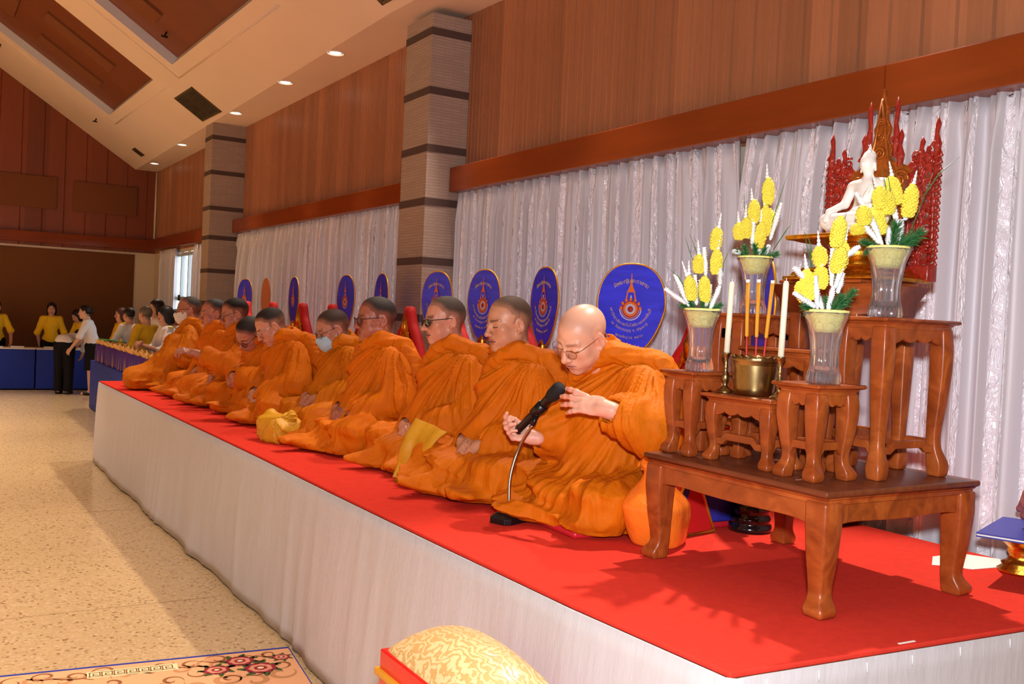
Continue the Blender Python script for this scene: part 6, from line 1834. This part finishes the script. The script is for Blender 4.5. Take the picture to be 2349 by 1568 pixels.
def stander(loc, yaw, label, top, bottom, hairc, skin=(205, 150, 120), skirt=False, hair='short', lean=0.0, arms=None, hp=.1, hy=0, k=.9, sleeve=.30, tie=None, patch=None, shoe=(20, 18, 18), hide_head=False, legs=True, bare=False):
    """standing figure: body, hair and clothes; x ahead, y left. lean bends the trunk forward at the hips"""
    hipz = .90; nbz = 1.38
    def bend(p):
        p = V3(*p)
        if p[2] <= hipz or lean == 0: return p
        q = p - (0, 0, hipz); c, s = math.cos(lean), math.sin(lean)
        return V3(q[0] * c + q[2] * s, q[1], -q[0] * s + q[2] * c + hipz)
    Ls, Rs = bend((0, .145, 1.325)), bend((0, -.145, 1.325)); nb = bend((0, 0, nbz)); hd = bend((.02, 0, 1.53))
    A = arms or dict(L=((.04, .24, 1.05), (.16, .20, .86)), R=((.04, -.24, 1.05), (.16, -.20, .86)))
    Le, Lw = V3(*A['L'][0]), V3(*A['L'][1]); Re, Rw = V3(*A['R'][0]), V3(*A['R'][1])
    R = rotm(hy, lean * .8 + hp, 0)
    parts = []
    sp, hpart = make_head(hd, R, nb, skin, res=.006, hair=None, scale=1.0, shape={}, scalp=hairc if hair else None)
    parts.append(sp)
    def bodyfn(P):
        d = caps(P, (0, 0, .95), bend((0, 0, 1.25)), .075, .070)
        for s in (-1, 1):
            d = smin(d, caps(P, (0, s * .09, .90), (.01, s * .085, .50), .085, .055), .04)
            d = smin(d, caps(P, (.01, s * .085, .50), (0, s * .08, .09), .056, .036), .02)
            d = smin(d, caps(P, (-.03, s * .08, .05), (.13, s * .09, .03), .034, .030), .03)
        d = smin(d, caps(P, Ls, Le, .036, .036), .02); d = smin(d, caps(P, Le, Lw, .037, .027), .02)
        d = smin(d, caps(P, Rs, Re, .036, .036), .02); d = smin(d, caps(P, Re, Rw, .037, .027), .02)
        d = smin(d, caps(P, nb, bend((0, 0, 1.2)), .05, .07), .03)
        return d
    lo = np.minimum.reduce([V3(-.3, -.35, 0), Lw - .1, Rw - .1, hd - .3]); hi = np.maximum.reduce([V3(.3, .35, 1.5), Lw + .1, Rw + .1, hd + .2])
    V, F = mesh_sdf(bodyfn, lo, hi, .015); parts.append((V, F, np.tile(L3(skin), (len(V), 1))))
    for w, e, s in ((Lw, Le, 1), (Rw, Re, -1)):
        d = w - e; d /= np.linalg.norm(d)
        b = V3(.2, s * .8, .3)
        parts.append(make_hand(w, frame(d, b), [(.35, .5, .3)] * 4, skin, side=-1 if s > 0 else 1, res=.006))
    body = link_mesh('person', np_mesh('person', parts), SKIN); body.location = loc; body.rotation_euler = (0, 0, yaw); body.scale = (k,) * 3
    tag(body, label, 'person')
    def part(nm, fn, lo, hi, res, mt, par=None):
        V, F = mesh_sdf(fn, lo, hi, res, margin=.02)
        o = link_mesh(nm, np_mesh(nm, [(V, F, None)]), mt, par or body); return o
    if hair:
        def hf(P0):
            P = (P0 - hd) @ R; B = np.stack([P[:, 0], np.abs(P[:, 1]), P[:, 2]], 1)
            d = ell(P, (-.016, 0, .034), (.104, .087, .093))
            if hair == 'short': return smax(d, hair_region(P, .0), .012)
            if hair == 'bob':
                d = smin(d, ell(B, (-.02, .062, -.05), (.065, .034, .085)), .03); d = smin(d, ell(P, (-.065, 0, -.05), (.045, .075, .09)), .03)
                return smax(d, -ell(P, (.085, 0, -.035), (.075, .062, .095)), .015)
            if hair == 'bun':
                d = smax(d, hair_region(P, .0), .012); return smin(d, sph(P, (-.125, 0, .02), .042), .015)
        part('hair', hf, hd - .23, hd + .18, .007, mat('hair_' + label[:12].replace(' ', '_'), hairc, rough=.5, spec=.4, noise=((30, 30, 120), .3, 3)))
    sl = lambda a, b, t: a + (b - a) * t
    def shirt(P):
        n = vnoise(P[:, 0] * 9, P[:, 1] * 9, P[:, 2] * 7, 5)
        c0 = V3(0, 0, .93); c1 = bend((0, 0, 1.12)); c2 = bend((.01, 0, 1.27))
        d = ell(P, c0, (.118, .152, .12)); d = smin(d, caps(P, c0, c2, .112, .106), .06)
        d = smin(d, caps(P, Ls, Rs, .056), .06); d = smin(d, caps(P, sl(c1, c2, .6) + (0, .05, 0), sl(c1, c2, .6) - (0, .05, 0), .10), .04)
        for S_, E_, W_ in ((Ls, Le, Lw), (Rs, Re, Rw)):
            t = sleeve / .28
            d = smin(d, caps(P, S_, sl(S_, E_, min(1, t)), .054, .054), .02)
            if t > 1: d = smin(d, caps(P, E_, sl(E_, W_, min(.9, t - 1)), .050, .040), .03)
        d = d - .012 * ridge(n, 1.4)
        up = bend((0, 0, nbz + .02)) - nb
        d = smax(d, -caps(P, nb, bend((.02, 0, 1.6)), .058), .01)
        return smax(d, .865 - P[:, 2] - .4 * (P[:, 0] * lean), .01)
    tp = part('shirt', shirt, lo, hi, .010, top)
    if patch:
        m = MB(); q = bend((0, .19, 1.37)); m.box(q[0] - .035, q[0] + .035, q[1] - .05, q[1] + .03, q[2] - .005, q[2] + .012, .004); m.build('shoulder_board', patch, tp)
    if tie:
        m = MB(); a = bend((.135, 0, 1.32)); b = bend((.150, 0, 1.0)); m.tube([a, a.__add__((b - a) * .1), b], [.016, .02, .032], 8); m.build('tie', tie, tp)
    def lower(P):
        n = vnoise(P[:, 0] * 8, P[:, 1] * 8, P[:, 2] * 3, 9)
        d = ell(P, (0, 0, .90), (.128, .165, .12))
        if skirt:
            d = smin(d, caps(P, (0, .06, .88), (0, .055, .50), .105, .115), .05); d = smin(d, caps(P, (0, -.06, .88), (0, -.055, .50), .105, .115), .05)
            d = smax(d, .46 - P[:, 2], .01)
        else:
            for s in (-1, 1):
                d = smin(d, caps(P, (0, s * .088, .86), (.01, s * .088, .50), .098, .080), .03); d = smin(d, caps(P, (.01, s * .088, .50), (0, s * .085, .10), .080, .074), .02)
            d = smax(d, .05 - P[:, 2], .01)
        return smax(d - .006 * n, P[:, 2] - .97, .01)
    part('skirt' if skirt else 'trousers', lower, (-.25, -.3, .02), (.3, .3, 1.05), .012, bottom)
    sm = mat('shoe_leather', shoe, rough=.3)
    for s in (-1, 1):
        m = MB()
        if skirt:
            m.sphere((.06, s * .088, .035), .05, 12, 8, (1.9, .8, .65)); m.tube([(-.05, s * .085, .05), (-.055, s * .085, 0)], [.022, .010], 8)
        else: m.sphere((.05, s * .090, .03), .06, 12, 8, (2.2, .85, .75))
        m.build('shoe', sm, body)
    return body

def build_far_end():
    yel = cloth_mat('yellow_polo', (244, 196, 40)); yel2 = cloth_mat('ochre_polo', (206, 156, 28)); wht = cloth_mat('white_shirt', (236, 228, 226)); blk = cloth_mat('black_wool', (22, 20, 24)); navy = cloth_mat('navy_tie', (24, 28, 52))
    ypatch = mat('yellow_epaulette', (214, 196, 40), rough=.5)
    H = (34, 24, 22)
    fw = lambda z=.86: dict(L=((.06, .24, 1.06), (.22, .14, z)), R=((.06, -.24, 1.06), (.22, -.14, z)))
    stander((1.00, 18.85, 0), -PI / 2 + .25, 'woman in a yellow polo cut by the left picture edge, behind the blue tables', yel, blk, H, hair='bob', arms=dict(L=((.08, .25, 1.08), (.26, .20, .84)), R=((.06, -.24, 1.06), (.2, -.16, .86))), k=.9)
    stander((1.87, 18.85, 0), -PI / 2 - .15, 'woman with bobbed hair and yellow polo facing the hall, behind the bowing man', yel, blk, H, hair='bob', arms=dict(L=((-.02, .24, 1.05), (-.04, .22, .82)), R=((-.02, -.24, 1.05), (-.02, -.2, .82))), k=.9)
    stander((1.93, 17.35, 0), PI / 2 - .50, 'man in white shirt and black trousers bowing deeply over the blue table', wht, blk, H, lean=1.35, arms=dict(L=((.36, .22, .98), (.40, .16, .76)), R=((.36, -.22, .98), (.42, -.16, .72))), sleeve=.5, k=.92, hp=-.3)
    stander((2.33, 17.15, 0), PI - .35, 'young woman in white blouse, black skirt and heels leaning to the blue table', wht, blk, (24, 18, 20), skirt=True, hair='bun', lean=.22, arms=dict(L=((.20, .22, 1.02), (.34, .14, .84)), R=((.20, -.22, 1.02), (.36, -.12, .84))), sleeve=.24, k=.9, hp=-.1, skin=(222, 172, 146))
    stander((2.50, 18.75, 0), PI + .5, 'woman in a yellow polo bending behind the young woman in the white blouse', yel, blk, H, hair='bob', lean=.5, arms=dict(L=((.30, .22, .98), (.40, .14, .82)), R=((.30, -.22, .98), (.40, -.14, .82))), k=.88)
    stander((2.60, 16.1, 0), PI + .2, 'woman with brown bobbed hair and yellow top, farthest of the group by the purple bags', yel2, blk, (70, 34, 26), hair='bob', arms=fw(), k=.89)
    stander((2.52, 14.7, 0), PI / 2 + .5, 'dark-haired man in a white shirt reaching over the purple gift bags', wht, blk, H, lean=.12, arms=dict(L=((.10, .27, 1.08), (.34, .24, .95)), R=((.08, -.25, 1.06), (.3, -.16, .9))), sleeve=.5, k=.9)
    stander((2.50, 13.5, 0), PI / 2 + .55, 'grey-haired person in an ochre yellow polo beside the purple gift bags', yel2, blk, (104, 92, 78), hair='short', lean=.05, arms=fw(.9), k=.92)
    stander((2.72, 14.0, 0), PI + .3, 'black-haired person behind the grey-haired one, only the hair showing', wht, blk, H, hair='bob', arms=fw(), k=.98)
    stander((2.53, 12.45, 0), PI + .1, 'dark-haired official in white uniform with yellow shoulders, hands pressed together', wht, blk, (28, 20, 22), hair='bob', arms=dict(L=((.10, .25, 1.06), (.30, .03, 1.12)), R=((.10, -.25, 1.06), (.30, -.03, 1.12))), sleeve=.34, k=.93, hp=.25, patch=ypatch)
    stander((3.10, 14.6, 0), PI + .1, 'man in white shirt and dark tie standing by the bright window', wht, blk, H, arms=fw(), sleeve=.5, k=.9, tie=navy)
    # blue tables along the far wall
    tb = mat('blue_table_cloth', (26, 52, 160), rough=.7, bump=((6, 6, 2), .3, .02)); tbx = mat('blue_box_cloth', (24, 48, 140), rough=.6); top = mat('white_table_top', (232, 222, 214), rough=.6)
    for x0, x1, lab in ((-1.6, 1.565, 'long blue-clothed table at the far wall, left of the bowing man'), (1.585, 3.0, 'blue-clothed table at the far wall, behind the bowing man')):
        r = empty('table', ((x0 + x1) / 2, 18.3, 0), label=lab, cat='table')
        h = (x1 - x0) / 2
        m = MB(); m.box(-h, h, -.22, .22, .02, .685, .01); m.build('table_skirt', tb, r)
        m = MB(); m.box(-h - .005, h + .005, -.225, .225, .685, .705, .004); m.build('tabletop', top, r)
    rng = random.Random(4)
    for i in range(13):
        x = -.9 + i * .27 + rng.uniform(-.05, .05)
        if 1.45 < x < 1.7: continue
        m = MB(); m.box(-.10, .10, -.07, .07, 0, .016 + .01 * rng.random(), .002)
        o = m.build('leaflet_stack', M['paper']); o.location = (x, 18.2 + rng.uniform(-.05, .05), .706); o.rotation_euler = (0, 0, rng.uniform(-.3, .3))
        tag(o, 'low white stack of papers lying on the far blue tables', 'papers', 'paper stacks on the far blue tables')
    # blue draped box behind the stage with purple gift bags
    r = empty('display_table', (2.185, 12.7, 0), label='blue draped table behind the far stage end, carrying the purple gift bags', cat='table')
    m = MB(); m.box(-.155, .13, -2.4, 2.4, .01, .70, .012); m.build('drape', tbx, r)
    pur = mat('purple_satin', (74, 34, 130), rough=.4, noise=((2, 2, 2), .2, 2)); gld = mat('gold_tissue', (222, 164, 84), rough=.45, bump=((60, 60, 60), .6, .01))
    first = None
    for i in range(15):
        y = 14.75 - i * .30
        if first is None:
            b = empty('gift_bag', (2.12, y, .701)); first = b
            m = MB(); loft_rect(m, [(0, 0, .055, .135, 0), (0, 0, .06, .14, .02), (0, 0, .055, .14, .25)]); m.build('bag_body', pur, b, bevel=.004)
            m = MB()
            for s in (-1, 1): m.add([(-.064, s * .125, .0), (-.064, s * .10, .0), (-.060, s * .112, .20)], [(0, 1, 2)], False)
            m.add([(-.0605, -.132, 0), (-.0605, -.095, 0), (-.0575, -.12, .17)], [(0, 1, 2)], False); m.build('gold_fold', gld, b)
            m = MB(); rows = []
            for j in range(4):
                rows.append([(math.cos(a) * (.045 + .012 * j) , math.sin(a) * (.11 + .02 * j) , .235 + .022 * j + (.02 * math.sin(a * 9 + j) if j > 1 else 0)) for a in np.linspace(0, 2 * PI, 41)])
            m.quad_strip(rows); m.build('gold_tissue', gld, b)
        else:
            b = copy_tree(first); b.location = (2.12 + .008 * (i % 3), y, .701); b.rotation_euler = (0, 0, .06 * ((i * 7) % 3 - 1))
        tag(b, 'purple gift bag topped with gold tissue, in the row behind the stage', 'gift bag', 'purple gift bags in a row')
    m = MB(); m.box(-.14, .14, -.2, .2, 0, .012, .004); o = m.build('green_tray', mat('green_plastic', (50, 170, 70), rough=.35)); o.location = (2.20, 14.35, 1.012); o.rotation_euler = (.0, .10, .1)
    tag(o, 'bright green tray held above the purple gift bags', 'tray')

def build_edge_person():
    """the attendant cut by the right picture edge: hand and forearm in view"""
    loc = (3.02, 1.30, 0)
    sk = (156, 92, 84)
    parts = []
    w = V3(3.150, 1.810, 1.110); e = V3(3.07, 1.56, 1.32)
    d = w - e; d /= np.linalg.norm(d)
    parts.append(make_hand(w, frame((.05, .30, -1), (-.9, -.35, -.1)), [(.30, .5, .3), (.35, .5, .3), (.4, .6, .3), (.45, .6, .3)], sk, side=1, res=.0025, elbow=e))
    sh = V3(3.05, 1.38, 1.50)
    def fn(P):
        d = caps(P, e, sh, .045, .052); d = smin(d, caps(P, (3.08, 1.2, 1.0), (3.08, 1.2, 1.45), .14, .13), .06)
        d = smin(d, caps(P, (3.08, 1.2, 1.0), (3.08, 1.2, .1), .15, .08), .05)
        return d
    V, F = mesh_sdf(fn, (2.8, .95, .0), (3.35, 1.75, 1.7), .018); parts.append((V, F, np.tile(L3(sk), (len(V), 1))))
    sp, hp = make_head((3.06, 1.22, 1.72), rotm(PI / 2 + .6, .3, 0), (3.08, 1.2, 1.52), sk, res=.006, hair=(30, 24, 22)); parts.append(sp)
    o = link_mesh('person', np_mesh('person', parts), SKIN); tag(o, 'person at the right picture edge, only a lowered hand and wrist in view', 'person')
    link_mesh('hair', np_mesh('hair', [hp]), HAIR, o)
    def fs(P):
        d = caps(P, (3.08, 1.2, .95), (3.08, 1.2, 1.42), .17, .15); d = smin(d, caps(P, sh, sh + (e - sh) * .5, .07, .066), .05)
        return d - .01 * ridge(vnoise(P[:, 0] * 9, P[:, 1] * 9, P[:, 2] * 6, 3))
    V, F = mesh_sdf(fs, (2.8, .9, .7), (3.35, 1.7, 1.7), .014); link_mesh('shirt', np_mesh('shirt', [(V, F, None)]), cloth_mat('attendant_shirt', (236, 200, 60)), o)
# ------------------------------------------------------------------ light
def lamp(kind, name, loc, energy, col, size=.2, target=None, spot=None, blend=.5, size_y=None):
    l = bpy.data.lights.new(name, kind); l.energy = energy; l.color = col
    if kind == 'AREA':
        l.size = size
        if size_y: l.shape = 'RECTANGLE'; l.size_y = size_y
    else: l.shadow_soft_size = size
    if spot: l.spot_size = math.radians(spot); l.spot_blend = blend
    o = bpy.data.objects.new(name, l); COL.objects.link(o); o.location = loc
    if target is not None:
        o.rotation_euler = (Vector(loc) - Vector(target)).to_track_quat('Z', 'Y').to_euler()
    return o

def build_light():
    warm = (1, .85, .70)
    # the photographer's flash
    lamp('SPOT', 'camera_flash', (.02, .0, 1.80), 410, (.90, .93, 1.0), .05, (2.6, 3.6, 1.45), 104, .6)
    # recessed soffit lamps
    for i, (x, y) in enumerate(((3.109, 8.468), (3.137, 10.0), (3.20, 12.15), (3.27, 15.45), (3.2, 6.2), (3.2, 4.6))):
        lamp('SPOT', 'soffit_lamp', (x, y, ceil_z(3.0 + max(0, y - 7) * .0232, y) - .05), 170, warm, .05, (x - 1.4, y - .5, 0), 72, .6)
    lamp('SPOT', 'soffit_lamp', (3.22, 2.95, 3.70), 310, (1, .92, .84), .03, (2.0, 1.75, .8), 62, .5)
    # added fill: unseen area lights under the high ceiling brighten floor and room
    for x in (-1.0, -4.0):
        for y in (1.5, 5, 8.5, 12, 15.5):
            o = lamp('AREA', 'hall_fill', (x, y, 5.4), 46 if y < 11 else 95, warm, .5, (x, y, 0))
            o.data.spread = math.radians(75)
    w = bpy.data.worlds.new('world'); SC.world = w; w.use_nodes = True
    b = w.node_tree.nodes['Background']; b.inputs[0].default_value = (.93, .97, 1, 1); b.inputs[1].default_value = 2.2
    SC.cycles.max_bounces = 8; SC.cycles.diffuse_bounces = 3; SC.cycles.glossy_bounces = 3
    SC.view_settings.exposure = 0.22
# ------------------------------------------------------------------ camera
def make_camera():
    cam = bpy.data.cameras.new('camera'); co = bpy.data.objects.new('camera', cam); COL.objects.link(co)
    cam.sensor_width = 36; cam.lens = 36 * 2215 / 2349; cam.clip_end = 100
    ya, pi_, ro = .5446, -.0241, .0467
    f = Vector((math.sin(ya) * math.cos(pi_), math.cos(ya) * math.cos(pi_), math.sin(pi_)))
    r = Vector((math.cos(ya), -math.sin(ya), 0)); u = r.cross(f)
    R = r * math.cos(ro) + u * math.sin(ro); U = -r * math.sin(ro) + u * math.cos(ro)
    M = Matrix((R, U, -f)).transposed().to_4x4(); M.translation = Vector((0, 0, 1.58))
    co.matrix_world = M
    SC.camera = co
    return co
make_camera()
SC.view_settings.view_transform = 'Standard'; SC.view_settings.look = 'None'; SC.view_settings.gamma = 1; SC.view_settings.use_curve_mapping = False
# ------------------------------------------------------------------ build everything
MIC['neck'] = [(1.955, 3.190, .83), (1.962, 3.205, .96), (1.995, 3.200, 1.08), (2.012, 3.140, 1.172)]
MIC['tail'] = (2.018, 3.255, 1.135); MIC['head'] = (2.056, 3.016, 1.336)
build_room(); build_curtains(); build_stage(); build_altar(); build_props(); build_mic()
build_monks(); build_far_end(); build_edge_person(); build_light()
